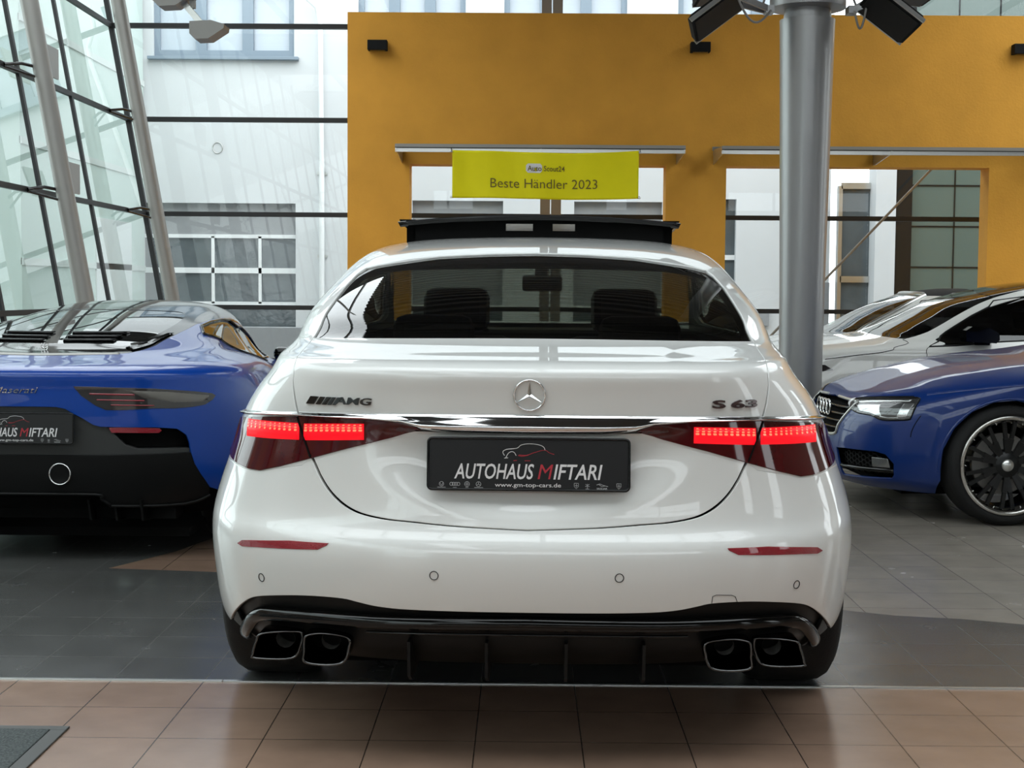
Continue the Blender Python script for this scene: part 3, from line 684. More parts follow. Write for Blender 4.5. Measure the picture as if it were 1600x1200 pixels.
# ---------------------------------------------------------------- parts shared by the cars
def wheel(parent, c, side, r, w, rim_r, style='multi', mat=None, lip=None, cap=None):
    """c: hub centre in the car's frame; side +1 = outer face towards +x"""
    X = Matrix.Translation(c) @ Matrix.Rotation(math.pi/2*side, 4, 'Y')
    h = w/2
    t = MB().lathe([(rim_r-.008, -h+.01), (rim_r+.012, -h), (r-.045, -h-.004), (r-.018, -h+.012), (r-.004, -h+.035), (r, -h+.06), (r, h-.06), (r-.004, h-.035), (r-.018, h-.012), (r-.045, h+.004), (rim_r+.012, h), (rim_r-.008, h-.01)], n=72, M=X).build('tyre', M_['rubber'], parent)
    rm = MB().lathe([(rim_r+.004, h-.004), (rim_r+.002, h+.003), (rim_r-.012, h+.004), (rim_r-.02, h-.005), (rim_r-.035, h-.03), (rim_r-.04, -h+.03), (rim_r, -h)], n=72, M=X).build('rim', lip or M_['satin_black'], parent)
    sp = MB(); n = 10
    for k in range(n):
        a = 2*math.pi*k/n
        for d in (-.13, .13):
            p0 = Vector((.055*math.cos(a), .055*math.sin(a), h-.045)); p1 = Vector(((rim_r-.03)*math.cos(a+d), (rim_r-.03)*math.sin(a+d), h-.022)); pm = (p0+p1)/2 + Vector((0, 0, .004))
            sp.bar(X @ p0, X @ pm, .026, .022, X.to_3x3() @ Vector((0, 0, 1))).bar(X @ pm, X @ p1, .020, .02, X.to_3x3() @ Vector((0, 0, 1)))
    sp.lathe([(.0, h-.03), (.075, h-.032), (.085, h-.05), (.085, h-.09), (0, h-.09)], n=32, M=X)
    sp.build('spokes', mat or M_['wheel_black'], rm)
    MB().lathe([(0, h-.018), (.030, h-.020), (.034, h-.03)], n=32, M=X).build('centre_cap', cap or M_['chrome'], rm)
    bolts = MB()
    for k in range(30):
        a = 2*math.pi*(k+.5)/30; bolts.lathe([(0, .006), (.0045, .004), (.005, 0)], n=8, M=X @ Matrix.Translation(((rim_r-.034)*math.cos(a), (rim_r-.034)*math.sin(a), h-.022)))
    bolts.build('rim_bolts', M_['chrome'], rm)
    MB().lathe([(0, -.02), (.17, -.02), (.17, .01), (0, .01)], n=40, M=X, smooth=False).build('brake_disc', M_['steel'], parent)
def rrect(w, h, r, n=6):
    o = []
    for cx_, cy_, a0 in ((w/2-r, h/2-r, 0), (-w/2+r, h/2-r, 90), (-w/2+r, -h/2+r, 180), (w/2-r, -h/2+r, 270)):
        for k in range(n+1): a = math.radians(a0+90*k/n); o.append((cx_+r*math.cos(a), cy_+r*math.sin(a)))
    return o
def number_plate(parent, M, small=False):
    """dealer show plate; M: x to the right, y up, z out of the plate, origin at its centre"""
    W, Hh = .531, .138
    p = MB().prism(rrect(W, Hh, .012), .010, M).build('number_plate', M_['plate'], parent)
    fr = MB(); o = rrect(W-.004, Hh-.004, .011)
    fr.tube([M @ Vector((x, y, .0105)) for x, y in o], .0035, 8, closed=True)
    fr.build('plate_frame', M_['gloss_black'], p)
    def at(x, y): return M @ Matrix.Translation((x/1000-W/2, y/1000-Hh/2, .0105))
    sh = .22
    text_obj('lettering', 'AUTOHAUS', at(71, 31), .209, .039, M_['white_print'], p, shear=sh, depth=.0006, bold=.012)
    text_obj('lettering', 'M', at(290, 31), .040, .039, M_['red_print'], p, shear=sh, depth=.0006, bold=.0)
    text_obj('lettering', 'IFTARI', at(331, 31), .128, .039, M_['white_print'], p, shear=sh, depth=.0006, bold=.012)
    text_obj('lettering', 'www.gm-top-cars.de', at(178, 10), .173, .0105, M_['white_print'], p, depth=.0005, bold=.004)
    def zc(pts): return [((x-42)*.3615/1000-W/2, (445-y)*.3615/1000-Hh/2) for x, y in pts]
    wh = MB(); rd = MB()
    for q in ([(602, 192), (590, 165), (618, 147), (690, 138), (722, 115), (780, 105), (850, 112), (885, 128), (895, 150)], [(612, 207), (630, 175), (655, 163), (675, 172), (686, 192)], [(600, 210), (628, 208)]):
        wh.tube([M @ Vector((x, y, .0108)) for x, y in crom(zc(q), 5)], .0009, 6)
    for q in ([(706, 186), (760, 189), (820, 168), (892, 150), (925, 168), (962, 180)], [(668, 228), (692, 226)], [(748, 228), (790, 228)], [(700, 190), (730, 196), (775, 188)]):
        rd.tube([M @ Vector((x, y, .0108)) for x, y in crom(zc(q), 5)], .0008, 6)
    wh.build('car_outline', M_['white_print'], p); rd.build('car_outline', M_['red_print'], p)
    lg = MB()
    def ring(x, y, r, t=.0007):
        lg.tube([M @ Vector((x/1000-W/2 + r*math.cos(a), y/1000-Hh/2 + r*math.sin(a), .0108)) for a in np.linspace(0, 2*math.pi, 20, endpoint=False)], t, 5, closed=True)
    def line(*pts, t=.0007): lg.tube([M @ Vector((x/1000-W/2, y/1000-Hh/2, .0108)) for x, y in pts], t, 5)
    ring(38, 16, .0058); line((34, 19), (37, 12), (38, 16), (39, 12), (42, 19)); line((27, 7), (49, 7))
    for k in range(4): ring(64+6*k, 16, .0042)
    line((68, 7), (78, 7))
    ring(105, 16, .0062); line((105, 11), (105, 21)); line((100, 16), (110, 16)); line((101, 7), (109, 7))
    ring(135, 16, .0062); line((135, 16), (135, 22)); line((135, 16), (130, 13)); line((135, 16), (140, 13)); line((124, 7), (147, 7))
    def shield(x): line((x-5.5, 21), (x+5.5, 21), (x+5.5, 13), (x, 6.5), (x-5.5, 13), (x-5.5, 21)); line((x, 19), (x, 9)); line((x-4, 15), (x+4, 15))
    shield(391); shield(502)
    line((420, 6), (420, 20)); line((415, 19), (420, 15), (425, 19)); line((414, 13), (426, 13)); line((415, 6.5), (425, 6.5))
    line((444, 17), (452, 20), (462, 16), (474, 13)); line((450, 18), (458, 13), (466, 15))
    lg.build('badges', M_['grey_print'], p)
    text_obj('lettering', 'JAGUAR', at(444, 5), .028, .005, M_['grey_print'], p, depth=.0005, bold=.02)
    return p
def seat(parent, x, y, z0, top, tilt, mat, w=.50):
    """seat back with head rest, seen from behind"""
    M = Matrix.Translation((x, y, z0)) @ Matrix.Rotation(math.radians(-tilt), 4, 'X') if False else Matrix.Translation((x, y, z0)) @ Matrix.Rotation(math.radians(tilt), 4, 'X')
    hgt = top - z0
    s = MB().box((-w/2, -.06, 0), (w/2, .08, hgt-.22), .05, M).build('seat', mat, parent)
    MB().box((-.15, -.05, hgt-.20), (.15, .06, hgt), .045, M).build('headrest', mat, s)
    MB().box((-w/2, .02, -.10), (w/2, .52, .06), .05, Matrix.Translation((x, y, z0))).build('cushion', mat, s)
# ---------------------------------------------------------------- white saloon in the foreground
def build_saloon():
    S = Shape(S63_LEVELS, disp=s63_disp); vk = S.vk; a0, b0, _ = S.su
    car = empty('saloon_car', (.010, 3.72, 0), -math.radians(1.2), 'white saloon car seen square from behind with its tail lights lit and roof panel raised', 'car')
    W = M_['white_paint']; B = M_['gloss_black']
    xz = lambda p, v0=0, v1=None: [tuple(q) for q in S.find(p, [0, 2], -1.45, 1.45, v0, v1)]
    yz = lambda p, v0=0, v1=None: [tuple(q) for q in S.find(p, [1, 2], .55, a0+b0+.6, v0, v1)]
    seam = [(.660, 1.117), (.6565, 1.092), (.652, 1.05), (.652, 1.02), (.646, .985), (.636, .945), (.626, .918), (.610, .88), (.593, .838), (.584, .818), (.561, .773), (.532, .734), (.494, .702), (.445, .680), (.375, .668), (.30, .663), (.18, .655), (0, .648)]
    seam = xz(seam[:11], vk[5], vk[14]) + [tuple(q) for q in crom(xz(seam[10:], vk[4], vk[8]), 4)[1:]]
    seam[-1] = (0.0, seam[-1][1])
    g = .0035
    glass_edge = xz([(.650, 1.165), (.637, 1.235), (.622, 1.29), (.604, 1.33), (.585, 1.347), (.545, 1.357), (.455, 1.372), (.34, 1.390), (.17, 1.400), (0, 1.404)], vk[12], vk[17])
    glass_edge[-1] = (0.0, glass_edge[-1][1])
    wc = (seam[0][0], vk[13]+.0)
    # trunk lid
    sh = lambda L, d: [(u - d*np.sign(u) if abs(u) > 1e-6 else u, v + d) for u, v in L]
    right = [(u-g, v+g*.8) for u, v in seam[:-1]] + [(0.0, seam[-1][1]+g)]
    loop = [(wc[0]-g, wc[1]-.004)] + right; loop = loop[::-1]            # centre bottom -> right top
    lid = patch('trunk_lid', S, loop + [(-u, v) for u, v in loop[::-1]][:-1], W, car, .016)
    # rear bumper: below the seam, out to the wheel arch
    diff = [(0, .435), (.20, .435), (.30, .4355), (.355, .437), (.405, .4415), (.448, .449), (.49, .4555), (.575, .4545), (.66, .445), (.745, .427), (.79, .403), (.842, .352), (.878, .300)]
    diff = [tuple(q) for q in crom(xz(diff, 0, vk[5]), 4)]; diff[0] = (0.0, diff[0][1])
    WR, WZ, AR = 1.07, .368, .395
    arch = lambda a: (WR + AR*math.cos(math.radians(a)), WZ + AR*math.sin(math.radians(a)))
    low = yz([(.58, .287), (.655, .282)], 0, vk[4])
    arc_b = yz([arch(a) for a in (192, 180, 165, 150, 135, 122)], 0, vk[8])
    bs = xz([(.615, .792), (.682, .780), (.746, .764), (.785, .762), (.83, .766)], vk[5], vk[9])
    lamp_low = yz([(.45, .772), (.60, .766)], vk[5], vk[9])
    top_seam = yz([(.72, .757), (.83, .748)], vk[5], vk[9])
    k0 = min(range(len(seam)), key=lambda i: abs(seam[i][0]-bs[0][0]) + abs(seam[i][1]-bs[0][1]))
    sb = [(u+g, v-g) for u, v in seam[k0:-1]] + [(0.0, seam[-1][1]-g)]
    half = diff + low + arc_b + top_seam[::-1] + lamp_low[::-1] + bs[::-1] + sb
    bump = patch('rear_bumper', S, half + [(-u, v) for u, v in half[::-1]][1:-1], W, car, .018)
    # body sides incl. C pillar, doors, wings and bonnet
    rail = [(1.10, vk[16]+.04), (1.16, vk[17]-.02), (1.24, vk[17])]
    vtop = vk[17]
    arf = lambda a, y: (y + AR*math.cos(math.radians(a)), WZ + AR*math.sin(math.radians(a)))
    rear_arc = yz([arf(a, WR) for a in (122, 108, 94, 80, 65, 50, 35, 20, 5, -12)], 0, vk[8])
    front_arc = yz([arf(a, WR+3.25) for a in (192, 175, 155, 135, 115, 95, 75, 55, 35, 15, -5)], 0, vk[8])
    U5 = a0+b0
    side = [(u+g, v-.001) for u, v in seam[:k0+1]][::-1] + [(wc[0]+g, wc[1])] + [(u+g, v) for u, v in glass_edge[:5]]
    side += rail + [(U5-.05, vtop), (U5+.18, vk[16]), (U5+.26, vk[13]+.02), (S.umax, vk[13]+.02), (S.umax, .06), (U5+.1, .06)]
    side += front_arc[::-1] + [(front_arc[0][0]-.05, .03), (rear_arc[-1][0]+.05, .03)] + rear_arc[::-1]
    side += [(u, v+g) for u, v in (top_seam[::-1] + lamp_low[::-1] + bs[::-1])]
    win = [(1.16, vk[13]+.035), (U5-.35, vk[13]+.03), (U5-.02, vk[15]-.1), (U5-.12, vk[16]-.03), (a0+.25, vk[16]-.02), (1.24, vk[15]+.12), (1.17, vk[15]-.12)]
    win = [tuple(q) for q in crom(win, 4, True)]
    for m in (1, -1):
        f = (lambda L: L) if m > 0 else (lambda L: [(-u, v) for u, v in L][::-1])
        patch('body_side', S, [np.array(f(side)), np.array(f(win))], W, car, .024)
        patch('side_window', S, f(win), M_['dark_glass'], car, .05, off=-.006, depth=.003)
    # roof and windows
    ge = glass_edge[4:]
    rf = [(-u, v+g) for u, v in ge][:-1] + [(u, v+g) for u, v in ge[::-1]]
    rr = [(u-g*2, v) for u, v in rail]
    roof = rf + rr + [(U5-.05, vtop+.006), (U5+.19, vk[16]), (S.umax, vk[16]-.01), (S.umax, S.vmax-.002)] + [(-S.umax, S.vmax-.002), (-S.umax, vk[16]-.01), (-U5-.19, vk[16]), (-U5+.05, vtop+.006)] + [(-u, v) for u, v in rr[::-1]]
    rp = patch('roof', S, roof, W, car, .03)
    gl = [(u-.002, v) for u, v in glass_edge[:-1]] + [(0.0, glass_edge[-1][1])]
    base = [(-wc[0]+.004, vk[13]), (wc[0]-.004, vk[13])]
    gloop = base + gl + [(-u, v) for u, v in gl[::-1]][1:]
    rw = patch('rear_window', S, gloop, M_['tint_glass'], car, .03, off=-.006, depth=.003)
    inn = [(-.80, vk[13]+.012), (.80, vk[13]+.012), (.80, vk[14]), (.785, vk[15]), (.75, vk[15]+.24)] + [(u*.93, v-.022) for u, v in glass_edge[5:-1]]
    inn = inn + [(0.0, glass_edge[-1][1]-.022)] + [(-u, v) for u, v in inn[2:][::-1]]
    patch('window_frit', S, [np.array(gloop), np.array(inn)], M_['dark'], rw, .03, off=-.010, depth=.002)
    for m in (1, -1):
        ws = [(U5+.275, vk[13]+.03), (S.umax, vk[13]+.03), (S.umax, vk[16]-.02), (U5+.20, vk[16]-.02)]
        patch('windscreen', S, ws if m > 0 else mirror(ws), M_['car_glass'], car, .06, off=-.004, depth=.003)
    # black sheet behind the panels, put in so the gaps look shaded
    arcl = [(u, v) for u, v in rear_arc[::-1]] + arc_b[::-1]
    lin = [(-S.umax, vk[12]), (-S.umax, .05)]
    holeR = yz([(WR + .42*math.cos(t), WZ + .42*math.sin(t)) for t in np.linspace(math.radians(-8), math.radians(188), 16)], 0, vk[9])
    holeF = yz([(WR+3.25 + .42*math.cos(t), WZ + .42*math.sin(t)) for t in np.linspace(math.radians(-8), math.radians(188), 16)], 0, vk[9])
    low_edge = [(holeR[-1][0], .012)] + holeR[::-1] + [(holeR[0][0], .012), (holeF[-1][0], .012)] + holeF[::-1] + [(holeF[0][0], .012)]
    lr = [(0.0, .012)] + low_edge + [(S.umax, .012), (S.umax, vk[12]), (0.0, vk[12])]
    for m in (1, -1): patch('gap_shade_sheet', S, lr if m > 0 else mirror(lr), M_['dark'], car, .04, off=-.035, depth=0)
    for m in (1, -1):
        f = (lambda L: L) if m > 0 else (lambda L: [(-u, v) for u, v in L][::-1])
        pl = [(wc[0]-.02, vk[12])] + [(u-.01, v) for u, v in glass_edge[:5]] + rail + [(U5-.05, vtop), (U5+.18, vk[16]), (U5+.26, vk[13]), (U5+.26, vk[12])]
        patch('pillar_trim', S, [np.array(f(pl)), np.array(f(win))], M_['interior'], car, .05, off=-.03, depth=0)
    patch('headliner', S, roof, M_['interior'], car, .06, off=-.035, depth=0)
    MB().box((-.66, .45, .19), (.66, 4.9, .23)).box((-.66, .45, .24), (.66, .60, .60)).build('underbody', M_['dark'], car)
    MB().box((-.62, .50, 1.06), (.62, 1.25, 1.085)).box((-.80, 3.0, .7), (.80, 3.6, 1.09), .05).build('parcel_shelf', M_['interior'], car)
    # number plate recess line, chrome bar
    ct = [(-.849, .914), (-.75, .929), (-.635, .9375), (-.43, .943), (-.245, .9455), (0, .9465), (.245, .9455), (.43, .943), (.635, .9375), (.75, .929), (.849, .914)]
    cb = [(-.849, .903), (-.75, .917), (-.635, .9265), (-.43, .928), (-.33, .9215), (-.285, .909), (-.2, .905), (0, .904), (.2, .905), (.285, .909), (.33, .9215), (.43, .928), (.635, .9265), (.75, .917), (.849, .903)]
    prof = [(0, -.004), (.0, .003), (.25, .006), (.5, .0095), (.72, .014), (.84, .0145), (.95, .011), (1.0, .004), (1.0, -.006)]
    ch = band('chrome_bar', S, xz(ct, vk[6], vk[10]), xz(cb, vk[6], vk[10]), prof, M_['chrome'], lid, 160)
    sb_ = [(-.30, .904), (0, .9025), (.30, .904)]; sc_ = [(-.285, .886), (0, .884), (.285, .886)]
    band('plate_lamp_panel', S, xz(sb_, vk[6], vk[10]), xz(sc_, vk[6], vk[10]), [(0, .006), (.3, -.002), (1, -.001)], M_['silver'], lid, 40, False)
    # tail lights
    top = [(.285, .906), (.327, .9195), (.433, .9265), (.62, .9245), (.74, .913), (.80, .9045)]
    out = [(.52, .893), (.565, .868), (.59, .835), (.575, .808), (.50, .787), (.40, .776)]
    bot = [(.785, .768), (.746, .769), (.682, .787), (.584, .8175), (.475, .851), (.357, .8825)]
    lens = xz(top, vk[6], vk[10]) + [tuple(q) for q in crom(yz(out, vk[6], vk[10]), 3)] + xz(bot, vk[6], vk[9])
    for m, nm in ((1, 'right'), (-1, 'left')):
        L = lens if m > 0 else mirror(lens)
        lp = patch('tail_light', S, L, M_['lamp_red'], car, .014, off=.004, depth=.010)
        mm = lambda P: [(x*m, z) for x, z in P]
        for (xa, xb, za, zb, da, db) in ((.800, .622, .900, .9065, .853, .862), (.607, .436, .9065, .915, .862, .872)):
            t = xz(mm([(xa, za), ((xa+xb)/2, (za+zb)/2+.001), (xb, zb)]), vk[6], vk[10]); b = xz(mm([(xa, da), ((xa+xb)/2, (da+db)/2), (xb, db)]), vk[6], vk[10])
            if m < 0: t = t[::1]; 
            if m > 0: t = t[::-1]; b = b[::-1]
            lg = band('light_guide', S, t, b, [(0, .004), (.0, .0058), (.5, .0066), (1, .0058), (1, .004)], M_['lit_red'], lp, 24)
            led = MB(); t_ = np.array(t); b_ = np.array(b); n = 11
            for i in range(n):
                for r, (f, w_, h_) in enumerate(((.10, .0032, .0018), (.26, .0040, .0022), (.42, .0046, .0030))):
                    s = (i+.5)/n
                    q = np.array([np.interp(s, [0, .5, 1], t_[:, k])*(1-f) + np.interp(s, [0, .5, 1], b_[:, k])*f for k in (0, 1)])
                    pts = [(q[0]+w_*dx, q[1]+h_*dy) for dx, dy in ((-1, -.6), (-.6, -1), (.6, -1), (1, -.6), (1, .6), (.6, 1), (-.6, 1), (-1, .6))]
                    P3 = S.ev(*np.array(pts).T) + S.normal(*np.array(pts).T)*.0082
                    led.add(P3, [tuple(range(8))])
            led.build('led_row', M_['led'], lp)
        # seam across the lens
        sl = xz(mm([(.6285, .9235), (.612, .88), (.5865, .8185)]), vk[6], vk[10])
        q = np.array(crom(sl, 5)); MB().tube(list(S.ev(q[:, 0], q[:, 1]) + S.normal(q[:, 0], q[:, 1])*.0045), .0032, 6).build('lens_gap', M_['dark'], lp)
        # reflector in the bumper
        rt = [(.807, .566), (.790, .5775), (.763, .582), (.64, .597), (.526, .600)]; rb = [(.807, .565), (.79, .5615), (.735, .5685), (.636, .5765), (.556, .5825), (.531, .595)]
        P = xz(mm(rt + rb[::-1][:-1]), vk[2], vk[6])
        patch('reflector', S, P if m > 0 else P[::-1], M_['reflector_red'], bump, .012, off=.002, depth=.006)
        for x, z in ((.2405, .5305), (.7265, .4845)):
            c = S.find([(x*m, z)], [0, 2], -1.3, 1.3)[0]; p = S.ev(*c); n = S.normal(*c)
            tt = np.linspace(0, 2*math.pi, 22, endpoint=False); rr_ = .0112
            e1 = np.cross([0, 0, 1], n); e1 /= np.linalg.norm(e1); e2 = np.cross(n, e1)
            MB().tube([p + n*.001 + rr_*(e1*math.cos(a) + e2*math.sin(a)) for a in tt], .0011, 6, closed=True).build('parking_sensor', M_['satin_black'], bump)
    tc = xz([(.486, .4555), (.488, .474), (.497, .4775), (.54, .4745), (.55, .470), (.556, .4545)], 0, vk[5])
    MB().tube(list(S.ev(*np.array(tc).T) + S.normal(*np.array(tc).T)*.0006), .0009, 6).build('towing_cover', M_['satin_black'], bump)
    # star, badges
    c = S.find([(0.003, .999)], [0, 2], -1.3, 1.3)[0]; p = S.ev(*c); n = S.normal(*c)
    st = MB(); F = frame(p + n*.004, (1, 0, 0), np.cross(n, (1, 0, 0)))
    st.tube([F @ Vector((.0405*math.cos(a), .0405*math.sin(a), 0)) for a in np.linspace(0, 2*math.pi, 64, endpoint=False)], .0026, 10, closed=True)
    for k in range(3):
        a = math.pi/2 + 2*math.pi*k/3; d = Vector((math.cos(a), math.sin(a), 0)); e = Vector((-d.y, d.x, 0))
        tip = d*.0395; l = e*.0062 - d*.0036; r = -e*.0062 - d*.0036; z = Vector((0, 0, .0055))
        st.add([F @ v for v in (tip, l, r, z, Vector((0, 0, -.002)))], [(0, 1, 3), (0, 3, 2), (0, 4, 1), (0, 2, 4)])
    st.build('star_emblem', M_['chrome'], lid)
    def on_lid(x0, z0):
        def w(p): return None
        return w
    def warp_pts(vs, x0, z0):
        q = S.find([(x0+v[0], z0+v[1]) for v in vs], [0, 2], -.8, .8, vk[6], vk[11]); return S.ev(q[:, 0], q[:, 1]) + S.normal(q[:, 0], q[:, 1])*np.array([[.001+v[2]] for v in vs])
    def lid_text(s, x0, z0, w, h, mat, shear=0, bold=.0, spacing=1.0):
        V, Fc = text_mesh(s, 1.0, shear, 0, bold, spacing); xs = [v[0] for v in V]; ys = [v[1] for v in V]
        kx = w/(max(xs)-min(xs)); ky = h/(max(ys)-min(ys)); n = len(V)
        fl = [((v[0]-min(xs))*kx, (v[1]-min(ys))*ky) for v in V]
        vs = [(x, y, .004) for x, y in fl] + [(x, y, -.001) for x, y in fl]
        ed = {(f[i], f[(i+1) % len(f)]) for f in Fc for i in range(len(f))}
        side_ = [(a, n+a, n+b, b) for (a, b) in ed if (b, a) not in ed]
        return mesh_obj('lettering', warp_pts(vs, x0, z0), [tuple(f) for f in Fc] + side_, mat, lid)
    lid_text('AMG', -.520, .9645, .105, .0195, M_['dark_chrome'], shear=.15, bold=.018)
    bars = MB()
    for x, w_ in ((-.603, .022), (-.574, .013), (-.556, .012), (-.540, .010), (-.525, .008)):
        v = [(x, .9605+.001), (x+w_, .9605+.001), (x+w_+.014, .9825), (x+.014, .9825)]
        vs = [(a+.0, b, .004) for a, b in v] + [(a, b, -.001) for a, b in v]
        P3 = warp_pts(vs, 0, 0); bars.add(P3, [(0, 1, 2, 3), (4, 5, 1, 0), (5, 6, 2, 1), (6, 7, 3, 2), (7, 4, 0, 3)])
    bars.build('badge_bars', M_['dark_chrome'], lid)
    lid_text('S', .486, .963, .036, .0225, M_['brown_chrome'], bold=.03); lid_text('63', .538, .962, .074, .0225, M_['brown_chrome'], bold=.03)
    # number plate
    number_plate(car, frame((0.002, .072, .8165), (1, 0, 0), (0, .10, 1)))
    # diffuser
    db = [tuple(q) for q in crom(xz([(0, .238), (.40, .236), (.62, .234), (.80, .245), (.862, .29)], 0, vk[3]), 4)]; db[0] = (0.0, db[0][1])
    dt = [(u, v+.006) for u, v in diff[:-1]]
    half = db + dt[::-1]; half = half[:-1] + [(0.0, dt[0][1])]
    df = patch('diffuser', S, half + [(-u, v) for u, v in half[::-1]][1:-1], M_['satin_black'], car, .02, off=-.022, depth=.02)
    path = [(.826, .262), (.792, .325), (.770, .352), (.744, .369), (.71, .377), (.58, .388), (.46, .391), (.367, .392), (.2, .396), (0, .399)]
    q = crom(xz(path, 0, vk[4]), 6); q = np.concatenate([q, [(-u, v) for u, v in q[::-1][1:]]])
    pts = S.ev(q[:, 0], q[:, 1]) + S.normal(q[:, 0], q[:, 1])*-.006
    MB().tube(list(pts), .0195, 14).build('diffuser_trim', B, df)
    q = crom(xz([(-.43, .352), (-.2, .358), (0, .359), (.2, .358), (.43, .352)], 0, vk[4]), 8)
    MB().tube(list(S.ev(q[:, 0], q[:, 1]) + S.normal(q[:, 0], q[:, 1])*-.012), .0045, 8).build('diffuser_edge', B, df)
    for x in (-.31, -.105, .105, .31): MB().prism([(.05, .345), (.06, .25), (.12, .225), (.30, .225), (.30, .345)], .008, frame((x-.004, 0, 0), (0, 1, 0), (0, 0, 1))).build('diffuser_fin', M_['satin_black'], df)
    for m in (1, -1):
        fo = xz([(m*x, z) for x, z in ((.874, .292), (.838, .348), (.822, .305), (.792, .25), (.81, .238))], 0, vk[3])
        patch('side_fin', S, fo if m < 0 else fo[::-1], M_['satin_black'], df, .02, off=-.008, depth=.01)
        # exhaust tips
        for (o, y) in (([(.722, .332), (.630, .339), (.614, .330), (.618, .300), (.643, .265), (.742, .264), (.749, .274), (.739, .309)], .17),
                       ([(.582, .347), (.540, .351), (.480, .341), (.476, .313), (.498, .270), (.590, .271), (.596, .303), (.595, .336)], .10)):
            P = crom([(m*x, z) for x, z in o], 5, True); c = P.mean(0); ring = lambda k, yy: [(c[0]+(p[0]-c[0])*k, yy, c[1]+(p[1]-c[1])*k) for p in P]
            n = len(P); rows = [ring(1.06, y+.10), ring(1.06, y+.004), ring(1.04, y), ring(.97, y), ring(.93, y+.008), ring(.88, y+.05), ring(.80, y+.20)]
            v = [p for r in rows for p in r]; fc = [(i*n+j, i*n+(j+1) % n, (i+1)*n+(j+1) % n, (i+1)*n+j) for i in range(len(rows)-1) for j in range(n)]
            tp = mesh_obj('exhaust_tip', v, fc, M_['dark_chrome'], df, smooth=True)
            mesh_obj('baffle', ring(.80, y+.19), [tuple(range(n))], M_['dark'], tp)
            MB().tube([(c[0]-.012*m, y+.19, c[1]+.004), (c[0]-.012*m, y+.06, c[1]+.004)], .026, 20, caps=False).build('exhaust_pipe', M_['steel'], tp)
    # raised roof panel
    sr = MB(); n = 28; rows = []
    for (y, w_, z, th) in ((2.12, .567, 1.572, .004), (2.13, .570, 1.576, 0), (2.30, .565, 1.580, 0), (2.60, .560, 1.562, 0), (2.85, .555, 1.53, 0)):
        rows.append([(w_*t, y + .02*t*t, z - .030*t*t) for t in np.linspace(-1, 1, n)])
    bot_ = [[(x*.985, y+.01, z-.018) for x, y, z in r] for r in rows[::-1]]
    allr = rows + bot_; v = [p for r in allr for p in r]; R_ = len(allr)
    fc = [(i*n+j, i*n+j+1, ((i+1) % R_)*n+j+1, ((i+1) % R_)*n+j) for i in range(R_) for j in range(n-1)] + [tuple(i*n for i in range(R_)), tuple(i*n+n-1 for i in range(R_))[::-1]]
    roofp = mesh_obj('roof_panel', v, fc, B, car, smooth=[True]*(R_*(n-1)) + [False]*2)
    # black wall and flanks standing in for the dark gap, with two see-through openings
    wl = MB(); yb = 2.17
    def zt(x): return 1.560 - .030*(x/.57)**2
    for a, b in ((-.535, -.135), (-.025, .055), (.145, .535)):
        for i in range(6):
            x0 = a+(b-a)*i/6; x1 = a+(b-a)*(i+1)/6
            wl.add([(x0, yb, 1.46), (x1, yb, 1.46), (x1, yb, zt(x1)), (x0, yb, zt(x0)), (x0, yb+.05, 1.46), (x1, yb+.05, 1.46), (x1, yb+.05, zt(x1)), (x0, yb+.05, zt(x0))], [(0, 1, 2, 3), (7, 6, 5, 4), (3, 2, 6, 7), (0, 4, 5, 1), (0, 3, 7, 4), (1, 5, 6, 2)])
    for a, b in ((-.135, -.025), (.055, .145)):
        wl.box((a, yb, 1.46), (b, yb+.05, 1.513)).box((a, yb, 1.543), (b, yb+.05, 1.560))
    for m in (1, -1):
        wl.prism([(m*.535, 1.44), (m*.535, 1.52), (m*.556, 1.540), (m*.566, 1.556), (m*.50, 1.556), (m*.50, 1.44)], .5, frame((0, yb+.5, 0), (1, 0, 0), (0, 0, 1)))
    wl.build('gap_shade_wall', M_['dark'], roofp)
    # cabin
    for x in (-.38, .38):
        seat(car, x, 1.50, .55, 1.20, -14, M_['interior'], .56); seat(car, x, 2.75, .50, 1.30, -12, M_['interior'], .52)
    MB().box((-.09, 3.20, 1.27), (.10, 3.24, 1.345), .012).build('mirror', M_['interior'], car)
    MB().box((-.03, 3.24, 1.30), (.03, 3.28, 1.42)).build('mirror_stem', M_['interior'], car)
    MB().tube([(-.38+.19*math.cos(t), 3.0+.06*math.sin(t), .95+.18*math.sin(t)) for t in np.linspace(0, 2*math.pi, 30, endpoint=False)], .016, 8, closed=True).build('steering_wheel', M_['interior'], car)
    for m in (1, -1):
        for y in (WR, WR+3.25): wheel(car, (m*.822, y, .366), m, .366, .285, .268)
        q = yz([(3.12, 1.0)], vk[6], vk[12])[0]; xs_ = S.ev(*q)[0]
        x0, x1 = sorted((m*(xs_+.03), m*(xs_+.19)))
        mr = MB().box((x0, 3.04, 1.0), (x1, 3.15, 1.12), .03).build('door_mirror', W, car)
        x0, x1 = sorted((m*(xs_-.04), m*(xs_+.06)))
        MB().box((x0, 3.07, .985), (x1, 3.13, 1.03), .008).build('mirror_arm', M_['satin_black'], mr)
        for P in ([(1.62, 1.02), (1.60, .9), (1.62, .75), (1.50, .62), (1.42, .5)], [(2.42, 1.0), (2.42, .7), (2.45, .3)], [(3.42, .96), (3.44, .7), (3.42, .3)]):
            q = crom(yz(P, 0, vk[12]), 5); MB().tube(list((S.ev(q[:, 0], q[:, 1]))*np.array([m, 1, 1])), .0028, 6).build('door_gap', M_['dark'], car)
